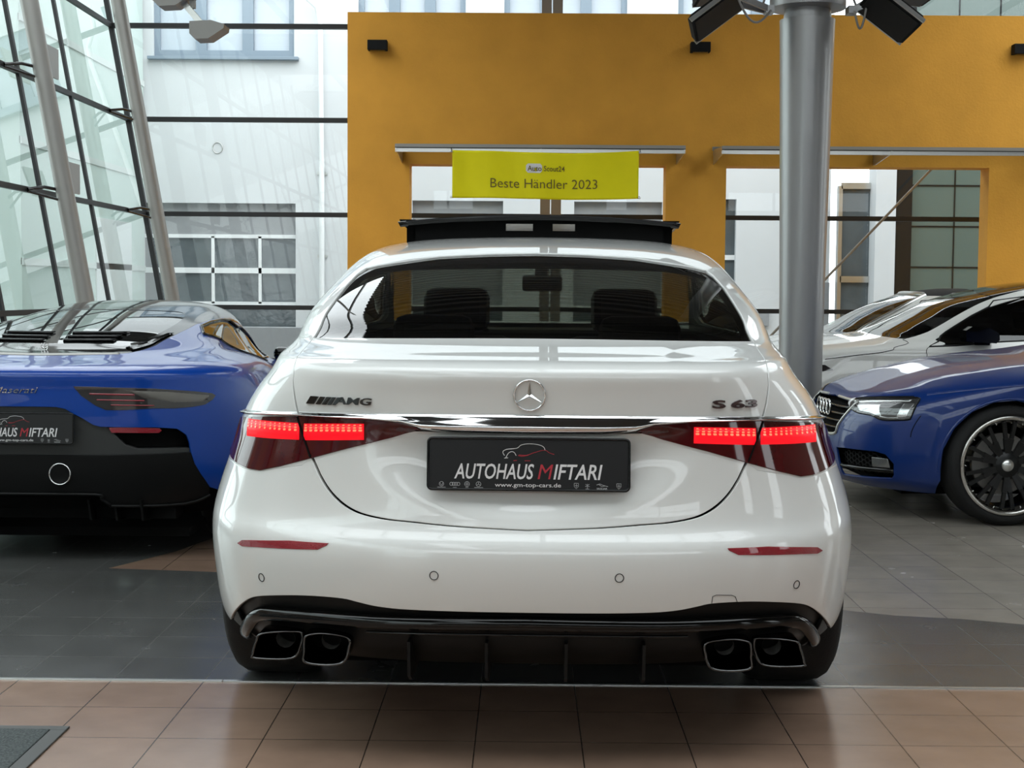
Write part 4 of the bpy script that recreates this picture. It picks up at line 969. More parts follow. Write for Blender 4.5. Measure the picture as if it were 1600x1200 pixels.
        for y in (1.72, 2.62):
            q = yz([(y, .86), (y+.11, .86), (y+.22, .86)], 0, vk[12]); q = np.array(q)
            MB().tube(list((S.ev(q[:, 0], q[:, 1]) + S.normal(q[:, 0], q[:, 1])*.006)*np.array([m, 1, 1])), .011, 10).build('door_handle', M_['chrome'], car)
    return car
M_['brown_chrome'] = pbr('dark_brown_chrome', (.07, .04, .04), .25, metal=.6, coat=.5)
build_saloon()
# ---------------------------------------------------------------- bright blue sports car on the left
MC_LEVELS = [
 # yr   zc    W     zs    Lr   nr   yf    zf   Lf  nf  B
 (.30, .13, .86,  .13, .70, 2.8, 4.55, .13, 1.0, 2.4, .0),
 (.14, .24, .93,  .24, .78, 2.8, 4.64, .22, 1.0, 2.4, .0),
 (.06, .42, .965, .42, .84, 2.8, 4.66, .36, 1.0, 2.4, -.03),
 (.035,.60, .975, .60, .88, 2.8, 4.62, .50, 1.0, 2.4, -.04),
 (.02, .74, .975, .74, .88, 2.8, 4.50, .62, 1.0, 2.4, -.04),
 (.015,.82, .965, .82, .86, 2.8, 4.35, .68, 1.0, 2.4, -.03),
 (.0,  .885,.935, .885,.80, 2.8, 4.10, .74, 1.0, 2.4, -.02),
 (.03, .905,.90,  .905,.78, 2.8, 4.00, .78, 1.0, 2.4, .0),
 (.22, .94, .80,  .94, .72, 2.8, 3.40, .88, 1.0, 2.5, .04),
 (.42, .975,.705,  .97, .72, 2.7, 3.25, .93, 1.0, 2.6, .06),
 (.58, 1.02,.640, 1.01,.78, 2.6, 3.05, .98, .9, 2.6, .05),
 (.95, 1.09,.565, 1.08,.85, 2.5, 2.80, 1.07,.7, 2.6, .0),
 (1.45,1.155,.47, 1.145,.70,2.4, 2.68, 1.15,.5, 2.6, .0),
 (1.80,1.185,.37, 1.18, .40, 2.4, 2.55, 1.18,.35,2.5, .0),
 (2.05,1.198,.24, 1.195,.25, 2.4, 2.45, 1.197,.2, 2.4, .0),
 (2.22,1.202,.03, 1.202,.03, 2, 2.30, 1.202,.03, 2, .0)]
def mc_disp(p):
    q = p.copy(); x, y, z = p[..., 0], p[..., 1], p[..., 2]
    q[..., 2] = z - .12*sstep(.95, 2.2, y)*sstep(.55, .82, z)*(1-sstep(.96, 1.09, z))
    return q
def sym(half):
    """closed loop from a right-hand path that starts and ends on the centre line"""
    h = [tuple(p) for p in half]; h[0] = (0.0, h[0][1]); h[-1] = (0.0, h[-1][1])
    return h + [(-u, v) for u, v in h[::-1]][1:-1]
def build_sports_car():
    S = Shape(MC_LEVELS, disp=mc_disp); vk = S.vk; a0, b0, _ = S.su; U5 = a0+b0
    car = empty('sports_car', (-2.278, 6.45, 0), 0, 'bright blue low sports car with black roof seen from behind on the left', 'car')
    B = M_['blue_paint']; K = M_['gloss_black']
    xz = lambda p, v0=0, v1=None: [tuple(q) for q in S.find(p, [0, 2], -1.45, 1.45, v0, v1)]
    yz = lambda p, v0=0, v1=None: [tuple(q) for q in S.find(p, [1, 2], .5, U5+.5, v0, v1)]
    WR, WF, WZ, AR = .97, 3.67, .345, .375
    diff = [(0, .738), (.10, .738), (.182, .737), (.222, .728), (.253, .708), (.295, .686), (.341, .656), (.37, .647), (.48, .643), (.60, .640), (.69, .630), (.727, .598), (.738, .56), (.742, .521), (.756, .46), (.777, .41), (.806, .34), (.835, .322)]
    diff = xz(diff[:14], 0, vk[5]) + xz(diff[14:], 0, vk[4])
    arc = lambda y, angs: yz([(y+AR*math.cos(math.radians(a)), WZ+AR*math.sin(math.radians(a))) for a in angs], 0, vk[8])
    ra = arc(WR, (190, 175, 155, 135, 115, 95, 75, 55, 35, 15, -10)); fa = arc(WF, (192, 170, 145, 120, 95, 70, 45, 20, -5))
    hatch = xz([(0, .953), (.16, .9545), (.31, .958), (.40, .963), (.445, .974)], vk[6], vk[12]) + xz([(.478, .992), (.502, 1.03), (.515, 1.058)], vk[6], vk[13])
    rail = yz([(1.31, 1.078), (1.62, 1.098), (1.93, 1.105), (2.10, 1.082)], vk[9], vk[14])
    apil = yz([(2.28, 1.052), (2.56, .985), (2.80, .880)], vk[6], vk[14])
    g = .003
    halfR = [(0.0, diff[0][1])] + diff[1:] + ra + fa + [(U5+.2, .05), (S.umax, .08), (S.umax, vk[8])] + apil[::-1] + rail[::-1] + hatch[::-1][:-1] + [(0.0, hatch[0][1])]
    loopB = halfR + [(-u, v) for u, v in halfR[::-1]][1:-1]
    win = yz([(1.18, 1.03), (1.34, 1.070), (1.55, 1.086), (1.80, 1.094), (2.0, 1.086), (2.18, 1.045)], vk[8], vk[14]) + yz([(2.45, .975), (2.68, .88), (2.62, .850), (2.0, .852), (1.6, .875), (1.42, .95)], vk[6], vk[13])
    body = patch('body', S, [np.array(loopB), np.array(win), np.array(mirror(win))], B, car, .024)
    for m in (1, -1): patch('side_window', S, win if m > 0 else mirror(win), M_['car_glass'], car, .04, off=-.004, depth=.003)
    fr = resample(win, .03)
    for m in (1, -1): MB().tube(list(S.ev(fr[:, 0]*m, fr[:, 1]) + S.normal(fr[:, 0]*m, fr[:, 1])*.001), .009, 6, closed=True).build('window_trim', K, car)
    # black roof, engine cover and glass
    hr = hatch + rail + [(S.umax, vk[12]), (S.umax, S.vmax-.002)]
    roofR = [(0.0, hatch[0][1]+g)] + [(u-g, v+g) for u, v in hr[1:-2]] + hr[-2:]
    gl = xz([(0, 1.000), (.12, 1.003), (.25, 1.000), (.34, .992), (.395, 1.005), (.43, 1.04)], vk[7], vk[12]) + xz([(.445, 1.075), (.43, 1.115), (.38, 1.140), (.25, 1.150), (0, 1.155)], vk[9], vk[14])
    gloop = sym([tuple(p) for p in crom(gl, 4)])
    roofl = roofR + [(-u, v) for u, v in roofR[::-1]][:-1]
    patch('roof', S, [np.array(roofl), np.array(gloop)], K, car, .03, depth=.008)
    rw = patch('rear_window', S, gloop, M_['dark_glass'], car, .03, off=-.002, depth=.004)
    patch('engine_cover', S, gloop, M_['dark'], car, .05, off=-.06, depth=0)
    for k, (z, w_) in enumerate(((1.018, .29), (1.034, .30), (1.050, .31))):
        for a, b in ((-w_, -.04), (.04, w_)):
            t = xz([(a, z), (b, z)], vk[7], vk[12]); bt = xz([(a+.01, z-.0055), (b-.01, z-.0055)], vk[7], vk[12])
            band('louvre', S, t, bt, [(0, .001), (.2, .008), (1, .010), (1, .001)], K, rw, 12)
    # slim grille, vents along the cover
    t = xz([(-.36, .965), (0, .962), (.36, .965)], vk[6], vk[11]); bt = xz([(-.37, .958), (0, .954), (.37, .958)], vk[6], vk[11])
    band('grille_strip', S, t, bt, [(0, 0), (.5, .006), (1, .001)], M_['steel'], car, 40)
    for m in (1, -1):
        t = xz([(m*.36, .985), (m*.43, 1.005), (m*.465, 1.04)], vk[6], vk[12]); bt = xz([(m*.405, .972), (m*.462, .995), (m*.495, 1.04)], vk[6], vk[12])
        band('side_vent', S, t, bt, [(0, .001), (.15, .006), (.3, -.0), (.5, .006), (.7, .0), (1, .006)], M_['dark_chrome'], car, 16)
    c = xz([(0, .979)], vk[6], vk[11])[0]; p = S.ev(*c); F = frame(p + np.array([0, -.01, .012]), (1, 0, 0), (0, .2, 1))
    em = MB()
    for x in (-.016, 0, .016): em.tube([F @ Vector((x*.7, -.016, 0)), F @ Vector((x, .0, 0)), F @ Vector((x*.9, .020 if x == 0 else .016, 0))], .0028, 6)
    em.tube([F @ Vector((-.017, -.0, 0)), F @ Vector((0, -.010, 0)), F @ Vector((.017, -.0, 0))], .0025, 6).box((-.012, -.024, -.003), (.012, -.016, .003), M=F)
    em.build('trident_emblem', M_['chrome'], car)
    # tail lights
    lens = xz([(.262, .829), (.375, .8255), (.60, .816), (.759, .798), (.826, .784), (.838, .774), (.828, .757), (.80, .736), (.75, .728), (.683, .725), (.598, .728), (.47, .7225), (.398, .7235), (.353, .745), (.294, .788)], vk[3], vk[7])
    for m in (1, -1):
        lp = patch('tail_light', S, lens if m > 0 else mirror(lens), M_['lamp_smoke'], car, .014, off=.003, depth=.008)
        for (z0, z1, xa, xb) in ((.800, .792, .33, .52), (.772, .766, .36, .56), (.748, .743, .42, .60)):
            t = xz([(m*xa, z0), (m*xb, z0-.006)], vk[3], vk[7]); b_ = xz([(m*xa, z1), (m*xb, z1-.006)], vk[3], vk[7])
            if m > 0: t = t[::-1]; b_ = b_[::-1]
            band('light_strip', S, t, b_, [(0, .003), (.5, .0065), (1, .003)], M_['reflector_red'], lp, 14)
        t = xz([(m*.48, .812), (m*.66, .801), (m*.815, .777)], vk[3], vk[7]); b_ = xz([(m*.56, .775), (m*.68, .752), (m*.80, .748)], vk[3], vk[7])
        if m > 0: t = t[::-1]; b_ = b_[::-1]
        band('reflector_bowl', S, t, b_, [(0, .003), (.5, .0055), (1, .003)], M_['bowl'], lp, 16)
    # script on the tail
    V, Fc = text_mesh('Maserati', 1.0, .35, 0, -.01, 1.0); xs = [v[0] for v in V]; kx = .205/(max(xs)-min(xs)); n = len(V)
    q = S.find([(-.101+(v[0]-min(xs))*kx, .799+v[1]*.040) for v in V], [0, 2], -.6, .6, vk[4], vk[8]); P3 = S.ev(q[:, 0], q[:, 1]); NN = S.normal(q[:, 0], q[:, 1])
    ed = {(f[i], f[(i+1) % len(f)]) for f in Fc for i in range(len(f))}
    mesh_obj('lettering', list(P3+NN*.004)+list(P3-NN*.001), [tuple(f) for f in Fc] + [(a, n+a, n+b, b) for (a, b) in ed if (b, a) not in ed], M_['chrome'], car)
    # lower rear end
    ty = xz([(0, .515), (.30, .515), (.742, .515)], 0, vk[4]); ty[0] = (0.0, ty[0][1])
    va = [(u, v+.004) for u, v in diff[:14]]
    pk_in = xz([(.40, .645), (.43, .610), (.475, .560), (.52, .540), (.742, .535)], 0, vk[5])
    vloop = [(0.0, ty[0][1])] + [ty[1]] + xz([(.742, .515), (.74, .532), (.53, .536), (.475, .556), (.43, .606), (.392, .647)], 0, vk[5]) + va[:8][::-1]
    vloop[-1] = (0.0, va[0][1])
    patch('rear_valance', S, vloop + [(-u, v) for u, v in vloop[::-1]][1:-1], M_['valance'], car, .02, off=-.012, depth=.03)
    for m in (1, -1):
        pk = pk_in + [(u, v+.006) for u, v in diff[8:14]][::-1]
        patch('air_outlet', S, pk if m > 0 else mirror(pk), M_['dark'], car, .03, off=-.055, depth=0)
        rf = xz([(.408, .640), (.50, .640), (.618, .631), (.628, .622), (.616, .6125), (.50, .616), (.418, .618)], 0, vk[5])
        patch('reflector', S, rf[::-1] if m > 0 else mirror(rf)[::-1], M_['reflector_red'], car, .012, off=-.004, depth=.03)
    lo = xz([(0, .334), (.33, .331), (.352, .310), (.385, .280), (.42, .272), (.70, .268), (.80, .30)], 0, vk[3])
    hi = xz([(.806, .345), (.777, .41), (.756, .46), (.742, .512), (.30, .512), (0, .512)], 0, vk[4])
    dl = sym([tuple(p) for p in lo] + hi)
    df = patch('diffuser', S, dl, M_['satin_black'], car, .025, off=-.004, depth=.05)
    q = crom(lo, 4); q = np.concatenate([[(-u, v) for u, v in q[::-1]], q[1:]])
    MB().tube(list(S.ev(q[:, 0], q[:, 1])), .007, 6).build('diffuser_edge', M_['satin_black'], df)
    for m in (1, -1):
        c = xz([(m*.184, .430)], 0, vk[4])[0]; p = S.ev(*c); X = frame(p + np.array([0, -.004, 0]), (1, 0, 0), (0, 0, 1))
        MB().lathe([(.040, -.10), (.042, -.012), (.0445, .004), (.048, .008), (.051, .002), (.051, -.10)], n=48, M=X).build('exhaust_tip', M_['chrome'], df)
        MB().lathe([(0, -.09), (.042, -.09)], n=32, M=X).build('exhaust_bore', M_['dark'], df)
        for x in (.28, .40, .52): MB().prism([(.14, .30), (.18, .20), (.60, .16), (.60, .30)], .01, frame((m*x, 0, 0), (0, 1, 0), (0, 0, 1))).build('diffuser_fin', M_['satin_black'], df)
    number_plate(car, frame((0.0, .012, .642), (1, 0, 0), (0, .05, 1)))
    # black sheet for shade behind the gaps, cabin, wheels
    lin = [(0.0, .012)] + [(u, .012 if i == 0 else v) for i, (u, v) in enumerate(ra)] + fa + [(S.umax, .03), (S.umax, vk[8]), (0.0, vk[8])]
    for m in (1, -1): patch('gap_shade_sheet', S, lin if m > 0 else mirror(lin), M_['dark'], car, .05, off=-.07, depth=0)
    MB().box((-.70, .35, .10), (.70, 4.3, .14)).box((-.66, .25, .2), (.66, .40, .62)).box((-.55, .9, .5), (.55, 1.25, .93), .04).build('underbody', M_['dark'], car)
    for x in (-.36, .36): seat(car, x, 1.72, .42, 1.075, -14, M_['tan'], .48)
    for m in (1, -1):
        ws = [(S.umax, vk[8]+.006)] + [(S.umax, vk[12]-.006)] + [(rail[-1][0]+.006, rail[-1][1]-.004)] + [(u+.006, v) for u, v in apil]
        ws = ws[::-1]
        patch('windscreen', S, ws if m > 0 else mirror(ws), M_['car_glass'], car, .06, off=-.004, depth=.003)
        for y in (WR, WF): wheel(car, (m*.815, y, WZ), m, WZ, .28, .26)
        q = yz([(2.62, .85)], vk[5], vk[11])[0]; xs_ = S.ev(*q)[0]
        x0, x1 = sorted((m*(xs_+.05), m*(xs_+.20)))
        mr = MB().box((x0, 2.52, .83), (x1, 2.63, .915), .03).build('door_mirror', K, car)
        x0, x1 = sorted((m*(xs_-.05), m*(xs_+.10)))
        MB().box((x0, 2.56, .815), (x1, 2.61, .845), .006).build('mirror_arm', K, mr)
    return car
M_['valance'] = pbr('dark_grey_satin_plastic', (.035, .036, .035), .5)
M_['bowl'] = pbr('smoked_reflector_bowl', (.17, .155, .14), .2, metal=.5, coat=.6)
build_sports_car()
# ---------------------------------------------------------------- cars standing across the picture, noses to the left
def side_car(S, name, loc, rz, label, paint, cfg):
    vk = S.vk; a0, b0, c0 = S.su; UM = S.umax
    car = empty(name, loc, rz, label, 'car')
    yz = lambda p, v0=0, v1=None: [tuple(q) for q in S.find(p, [1, 2], .45, UM-.25, v0, v1)]
    WR, WF, WZ, AR = cfg['axles']
    arc = lambda y, angs: yz([(y+AR*math.cos(math.radians(a)), WZ+AR*math.sin(math.radians(a))) for a in angs], 0, vk[8])
    ra = arc(WR, (192, 175, 155, 135, 115, 95, 75, 55, 35, 15, -12)); fa = arc(WF, (192, 175, 155, 135, 115, 95, 75, 55, 35, 15, -12))
    pil = yz(cfg['pillar'], vk[6], S.vmax)
    rail_v = cfg['rail_v']; rr = [(a0+b0-.35, rail_v), (a0+.3, rail_v), (a0-.10, rail_v-.05)]
    deck_v = cfg['deck_v']; crn = [(a0-.32, deck_v+.02)]
    cowl = [(UM, cfg['cowl_v']), (UM-.35, cfg['cowl_v']-.005)]
    half = [(0.0, .05)] + ra + fa + [(fa[-1][0]+.08, .03)] + cfg.get('nose', [(UM, .05)]) + cowl + pil + rr + crn + [(0.0, deck_v)]
    win = [tuple(q) for q in yz(cfg['window'], vk[5], S.vmax)]
    loop = half + [(-u, v) for u, v in half[::-1]][1:-1]
    holes = [np.array(win), np.array(mirror(win))] + [np.array(h) for h in cfg.get('holes', lambda S_: [])(S)]
    body = patch('body', S, [np.array(loop)] + holes, paint, car, .024)
    for m in (1, -1):
        patch('side_window', S, win if m > 0 else mirror(win), M_['dark_glass'], car, .04, off=-.006, depth=.003)
        q = crom(win, 2, True); MB().tube(list(S.ev(q[:, 0]*m, q[:, 1]) + S.normal(q[:, 0]*m, q[:, 1])*-.002), .008, 6, closed=True).build('window_trim', M_['satin_black'], car)
    g = .004
    k = cfg['header_k']
    scr = [(UM, cowl[0][1]+g), (cowl[1][0], cowl[1][1]+g)] + [(u+g, v) for u, v in pil[:k]]
    hd = pil[k-1]; scr = scr + [(UM, cfg['header_v'])]
    full = scr + [(2*UM-u, v) for u, v in scr[::-1]][1:-1]
    for m in (1, -1): patch('windscreen', S, scr if m > 0 else mirror(scr), M_['car_glass'], car, .05, off=-.003, depth=.003)
    rf = [(UM, cfg['header_v']+g)] + [(hd[0]+g, hd[1]+g)] + [(u+g, v) for u, v in pil[k:]] + [(u, v+g) for u, v in rr] + [(a0-.12, rail_v)] + [(0.0, cfg['backlight_v'])]
    rf = rf + [(-u, v) for u, v in rf[::-1]][1:] + [(-UM, S.vmax-.002), (UM, S.vmax-.002)]
    patch('roof', S, rf, cfg['roof_mat'], car, .03, depth=.008)
    bl = [(0.0, cfg['backlight_v']-g), (a0-.12, rail_v-g), (a0-.14, rail_v-.05), (a0-.33, deck_v+.025), (0.0, deck_v+g)]
    bl = bl + [(-u, v) for u, v in bl[::-1]][1:-1]
    patch('rear_window', S, bl[::-1], cfg.get('rear_mat', M_['dark_glass']), car, .04, off=-.003, depth=.003)
    lin = [(0.0, .012)] + [(u, max(v, .02)) for u, v in ra] + fa + [(UM, .03), (UM, vk[8]), (0.0, vk[8])]
    for m in (1, -1): patch('gap_shade_sheet', S, lin if m > 0 else mirror(lin), M_['dark'], car, .06, off=-.06, depth=0)  # black sheet standing in for the shade inside the body
    MB().box((-.62, .4, .14), (.62, WF+.5, .18)).box((-.60, 2.35, .5), (.60, 2.95, .86), .05).box((-.64, .6, .3), (.64, 2.4, .45)).build('underbody', M_['dark'], car)
    for x in (-.36, .36): seat(car, x, cfg['seat_y'], .45, cfg['seat_top'], -14, cfg.get('seat_mat', M_['interior']), .48)
    for m in (1, -1):
        for y in (WR, WF): wheel(car, (m*(cfg['track']), y, cfg['wheel_r']), m, cfg['wheel_r'], .25, cfg['rim_r'], lip=cfg.get('lip'), cap=cfg.get('cap'))
        y, z = cfg['mirror']; xo = cfg['mirror_x']
        mm_ = MB()
        mm_.prism([(-.12, -.045), (.10, -.055), (.125, -.03), (.12, .02), (.04, .062), (-.08, .068), (-.125, .04)], .16, frame((m*xo - (.0 if m > 0 else 0), y, z), (0, -1, 0), (0, 0, 1)) if m < 0 else frame((xo+.16, y, z), (0, -1, 0), (0, 0, 1)))
        mo = mm_.build('door_mirror', cfg['mirror_mat'], car)
        x0, x1 = sorted((m*(xo-.12), m*(xo+.02)))
        MB().box((x0, y-.10, z-.075), (x1, y+.02, z-.045), .008).build('mirror_arm', M_['satin_black'], mo)
    return car
# ---------------------------------------------------------------- deep blue coupe on the right
CO_LEVELS = [
 # yr   zc    W     zs    Lr   nr   yf    zf   Lf  nf  B
 (.30, .15, .86,  .15, .70, 2.6, 4.49, .17, .78, 2.45, .0),
 (.12, .24, .905, .24, .75, 2.6, 4.565, .23, .78, 2.45, .0),
 (.04, .38, .925, .38, .78, 2.6, 4.58,.36, .80, 2.45, .0),
 (.0,  .55, .93,  .55, .80, 2.6, 4.565, .50, .82, 2.45, .0),
 (.01, .68, .925, .68, .80, 2.6, 4.525,.60, .82, 2.45, .0),
 (.03, .76, .912, .75, .78, 2.6, 4.455, .67,.82, 2.45, .0),
 (.05, .84, .895, .805,.75, 2.6, 4.31, .725,.86, 2.45, .0),
 (.06, .92, .870, .85, .70, 2.6, 4.08, .805, .90, 2.6, .0),
 (.10, .98, .830, .885,.66, 2.6, 3.78, .88, .90, 2.6, .0),
 (.30, 1.01,.790, .925,.60, 2.7, 3.35, .93, .80, 2.7, .0),
 (.55, 1.03,.750, .97, .60, 2.8, 3.08, .975,.60, 2.8, .0),
 (.75, 1.10,.700, 1.07,.60, 2.8, 2.88, 1.06,.50, 2.8, .0),
 (1.05,1.20,.650, 1.18,.60, 2.8, 2.58, 1.19,.50, 2.8, .0),
 (1.35,1.29,.590, 1.27,.50, 2.7, 2.30, 1.28,.45, 2.8, .0),
 (1.55,1.33,.50,  1.32,.35, 2.6, 2.10, 1.33,.35, 2.6, .0),
 (1.70,1.345,.25, 1.34,.15, 2.4, 1.95, 1.345,.15,2.4, .0),
 (1.80,1.35,.03,  1.35,.02, 2,   1.85, 1.35,.02, 2,   .0)]
def build_blue_coupe():
    S = Shape(CO_LEVELS, su=(1.3, 2.9, 1.4)); vk = S.vk; UM = S.umax; UF = 4.2
    fx = lambda p, v0=0, v1=None: [tuple(q) for q in S.find(p, [0, 2], UF-.15, UM-.001, v0, v1)]
    FY = lambda p, v0=0, v1=None: [tuple(q) for q in S.find(p, [1, 2], 2.0, UM-.2, v0, v1)]
    grille = fx([(.02, .662), (.40, .650), (.425, .630), (.345, .505), (.305, .450), (.02, .445)], 0, vk[8])
    intake = fx([(.355, .377), (.445, .382), (.66, .387), (.715, .375), (.75, .325), (.742, .262), (.728, .24), (.60, .228), (.40, .218)], 0, vk[5])
    # the grille is cut across the nose: one opening whose loop closes over the centre line is split in two halves
    halfg = [(UM-.0005, grille[0][1])] + grille[1:5] + [(UM-.0005, grille[5][1])]
    lights = fx([(.335, .652), (.40, .664), (.60, .682), (.735, .694), (.775, .692), (.785, .66), (.790, .59), (.78, .574), (.70, .565), (.655, .568), (.60, .585), (.505, .589), (.44, .60), (.36, .628)], vk[2], vk[8])
    def holes(S_): return [np.array(intake), np.array(mirror(intake))]
    OXc, OYc = 6.3469, 9.0446
    nose = [(UM, .025), (UM, grille[5][1]-.0)] + [(u, v) for u, v in grille[1:5][::-1]] + [(UM, grille[0][1])]
    car = side_car(S, 'coupe_car', (OXc, OYc, 0), math.radians(93), 'deep blue coupe with black multi-spoke wheels on the right, nose to the left', M_['navy_paint'], dict(
        axles=(.99, 3.74, .325, .372), nose=nose, holes=holes, pillar=[(2.62, .965), (2.45, 1.03), (2.2, 1.14), (1.98, 1.23), (1.85, 1.275)], rail_v=vk[13], header_k=4, header_v=vk[13]-.02, backlight_v=vk[13],
        deck_v=vk[9], cowl_v=vk[10], roof_mat=M_['navy_paint'],
        window=[(2.45, .925), (1.9, .94), (1.3, .97), (1.2, 1.05), (1.35, 1.19), (1.6, 1.235), (1.85, 1.215), (2.1, 1.12), (2.32, 1.0)],
        seat_y=1.55, seat_top=1.17, track=.80, wheel_r=.335, rim_r=.272, lip=M_['rim_lip'], cap=M_['alu'], mirror=(2.35, .99), mirror_x=.87, mirror_mat=M_['navy_paint']))
    # grille
    for m in (1, -1):
        f = (lambda L: L) if m > 0 else mirror
        gp = patch('grille', S, f(halfg[::-1]), M_['dark'], car, .03, off=-.05, depth=0)
        for z0, z1 in ((.622, .610), (.580, .568), (.538, .526), (.496, .484)):
            k0, k1 = (np.interp(z0, [.45, .63], [.305, .425])-.012, np.interp(z1, [.45, .63], [.305, .425])-.012)
            t = fx([(.02, z0), (k0*.5, z0), (k0, z0)], 0, vk[8]); b_ = fx([(.02, z1), (k1*.5, z1), (k1, z1)], 0, vk[8])
            t = [(u*m, v) for u, v in t]; b_ = [(u*m, v) for u, v in b_]
            if m > 0: t = t[::-1]; b_ = b_[::-1]
            else: pass
            band('grille_slat', S, t if m > 0 else t, b_, [(0, -.035), (0, -.012), (.5, -.008), (1, -.012), (1, -.035)], M_['dark_chrome'], gp, 16)
        fr = crom(halfg, 3); fr = fr[1:-1]
        MB().tube(list(S.ev(fr[:, 0]*m, fr[:, 1]) + S.normal(fr[:, 0]*m, fr[:, 1])*.001), .009, 8).build('grille_frame', M_['alu'], gp)
        ip = patch('air_intake', S, f(intake), M_['dark'], car, .03, off=-.06, depth=0)
        # honeycomb and blade
        hc = MB()
        r = .017
        for i in range(-1, 26):
            for j in range(0, 12):
                x = .36 + i*r*1.5; z = .19 + (j + (.5 if i % 2 else 0))*r*1.732
                ct = np.array([(x+r*.92*math.cos(a), z+r*.92*math.sin(a)) for a in np.linspace(0, 2*math.pi, 7)[:-1]])
                if not inside(np.array([(.36, .372), (.66, .382), (.735, .33), (.725, .245), (.42, .222)]), ct).all(): continue
                q = np.array(fx(ct, 0, vk[5])); hc.tube(list(S.ev(q[:, 0]*m, q[:, 1]) - S.normal(q[:, 0]*m, q[:, 1])*.035), .0028, 4, closed=True)
        hc.build('honeycomb', M_['satin_black'], ip)
        t = fx([(.36, .282), (.55, .284), (.742, .290)], 0, vk[5]); b_ = fx([(.36, .268), (.55, .268), (.742, .270)], 0, vk[5])
        t = [(u*m, v) for u, v in t]; b_ = [(u*m, v) for u, v in b_]
        if m > 0: t = t[::-1]; b_ = b_[::-1]
        band('intake_blade', S, t, b_, [(0, -.03), (0, -.004), (1, -.002), (1, -.03)], M_['gloss_black'], ip, 20)
        bx = fx([(.63, .345), (.715, .345), (.722, .295), (.63, .293)], 0, vk[5])
        patch('fog_lamp', S, f(bx[::-1] if False else bx), M_['reflector_silver'], ip, .02, off=-.02, depth=.01)
        # headlight: dark bowl, silver reflectors, clear lens
        lt = f(lights)
        hb = patch('headlight', S, lt, M_['lamp_house'], car, .015, off=.001, depth=.01)
        pt = lambda P: [(u*m, v) for u, v in fx(P, vk[2], vk[8])]
        def strip(nm, top, bot, mat, prof):
            t = pt(top); b_ = pt(bot)
            if m > 0: t = t[::-1]; b_ = b_[::-1]
            band(nm, S, t, b_, prof, mat, hb, 24)
        strip('light_guide', [(.385, .652), (.55, .667), (.755, .684)], [(.40, .640), (.55, .655), (.752, .671)], M_['reflector_silver'], [(0, .002), (.5, .008), (1, .002)])
        strip('light_guide', [(.385, .650), (.40, .632), (.43, .612)], [(.40, .646), (.415, .632), (.445, .616)], M_['reflector_silver'], [(0, .002), (.5, .008), (1, .002)])
        strip('reflector', [(.44, .632), (.54, .640), (.62, .645)], [(.50, .602), (.58, .598), (.66, .582)], M_['reflector_silver'], [(0, .0015), (.5, .005), (1, .0015)])
        strip('reflector', [(.735, .660), (.76, .662), (.775, .664)], [(.735, .585), (.755, .586), (.772, .590)], M_['reflector_silver'], [(0, .0015), (.5, .006), (1, .0015)])
        strip('light_guide', [(.655, .585), (.70, .580), (.74, .586)], [(.655, .575), (.70, .571), (.75, .577)], M_['reflector_silver'], [(0, .002), (.5, .007), (1, .002)])
        patch('lens', S, lt, M_['clear_lens'], hb, .015, off=.010, depth=.009)
        q = crom(lights, 2, True); MB().tube(list(S.ev(q[:, 0]*m, q[:, 1]) + S.normal(q[:, 0]*m, q[:, 1])*.002), .005, 6, closed=True).build('lamp_seal', M_['satin_black'], hb)
        # panel gaps: bonnet edge, bumper to wing
        for P in ([(.345, .655), (.42, .672), (.60, .690), (.74, .702)],):
            q = crom(fx(P, vk[2], vk[9]), 4); MB().tube(list(S.ev(q[:, 0]*m, q[:, 1])), .003, 6).build('bonnet_gap', M_['dark'], car)
        q = crom(FY([(4.205, .60), (4.235, .55), (4.25, .51), (4.255, .48)], 0, vk[8]), 4)
        MB().tube(list(S.ev(q[:, 0]*m, q[:, 1])), .0025, 6).build('bumper_gap', M_['dark'], car)
        # wheel-arch lip
        an = np.radians(np.linspace(-5, 185, 30))
        q = np.array(FY([(3.74+.377*math.cos(a), .325+.377*math.sin(a)) for a in an], 0, vk[8]))
        MB().tube(list(S.ev(q[:, 0]*m, q[:, 1])), .008, 8).build('arch_lip', M_['navy_paint'], car)
        # crease along the wing
        q = crom(FY([(4.16, .715), (3.9, .755), (3.5, .785), (3.0, .80), (2.4, .81)], vk[4], vk[9]), 6)
        MB().tube(list(S.ev(q[:, 0]*m, q[:, 1]) - S.normal(q[:, 0]*m, q[:, 1])*.007), .011, 8).build('wing_crease', M_['navy_paint'], car)
    rg = MB()
    for k in range(4):
        x = (k-1.5)*.068
        q = S.find([(abs(x)+.001, .592)], [0, 2], UF, UM-.001)[0]; p = S.ev(*q)*np.array([np.sign(x) or 1, 1, 1])
        c = Vector((x, p[1]+.004, .592)); rg.tube([c + Vector((.045*math.cos(a), 0, .045*math.sin(a))) for a in np.linspace(0, 2*math.pi, 28, endpoint=False)], .0055, 8, closed=True)
    rg.build('ring_emblem', M_['chrome'], car)
    MB().tube([(-.66, 3.02, .955), (-.3, 2.98, 1.02), (.1, 2.95, 1.03)], .012, 8).build('wiper', M_['satin_black'], car)
    return car
M_['rim_lip'] = pbr('polished_rim_lip', (.55, .53, .50), .2, metal=1)
M_['lamp_house'] = pbr('dark_lamp_housing', (.05, .05, .052), .3, metal=.4)
build_blue_coupe()
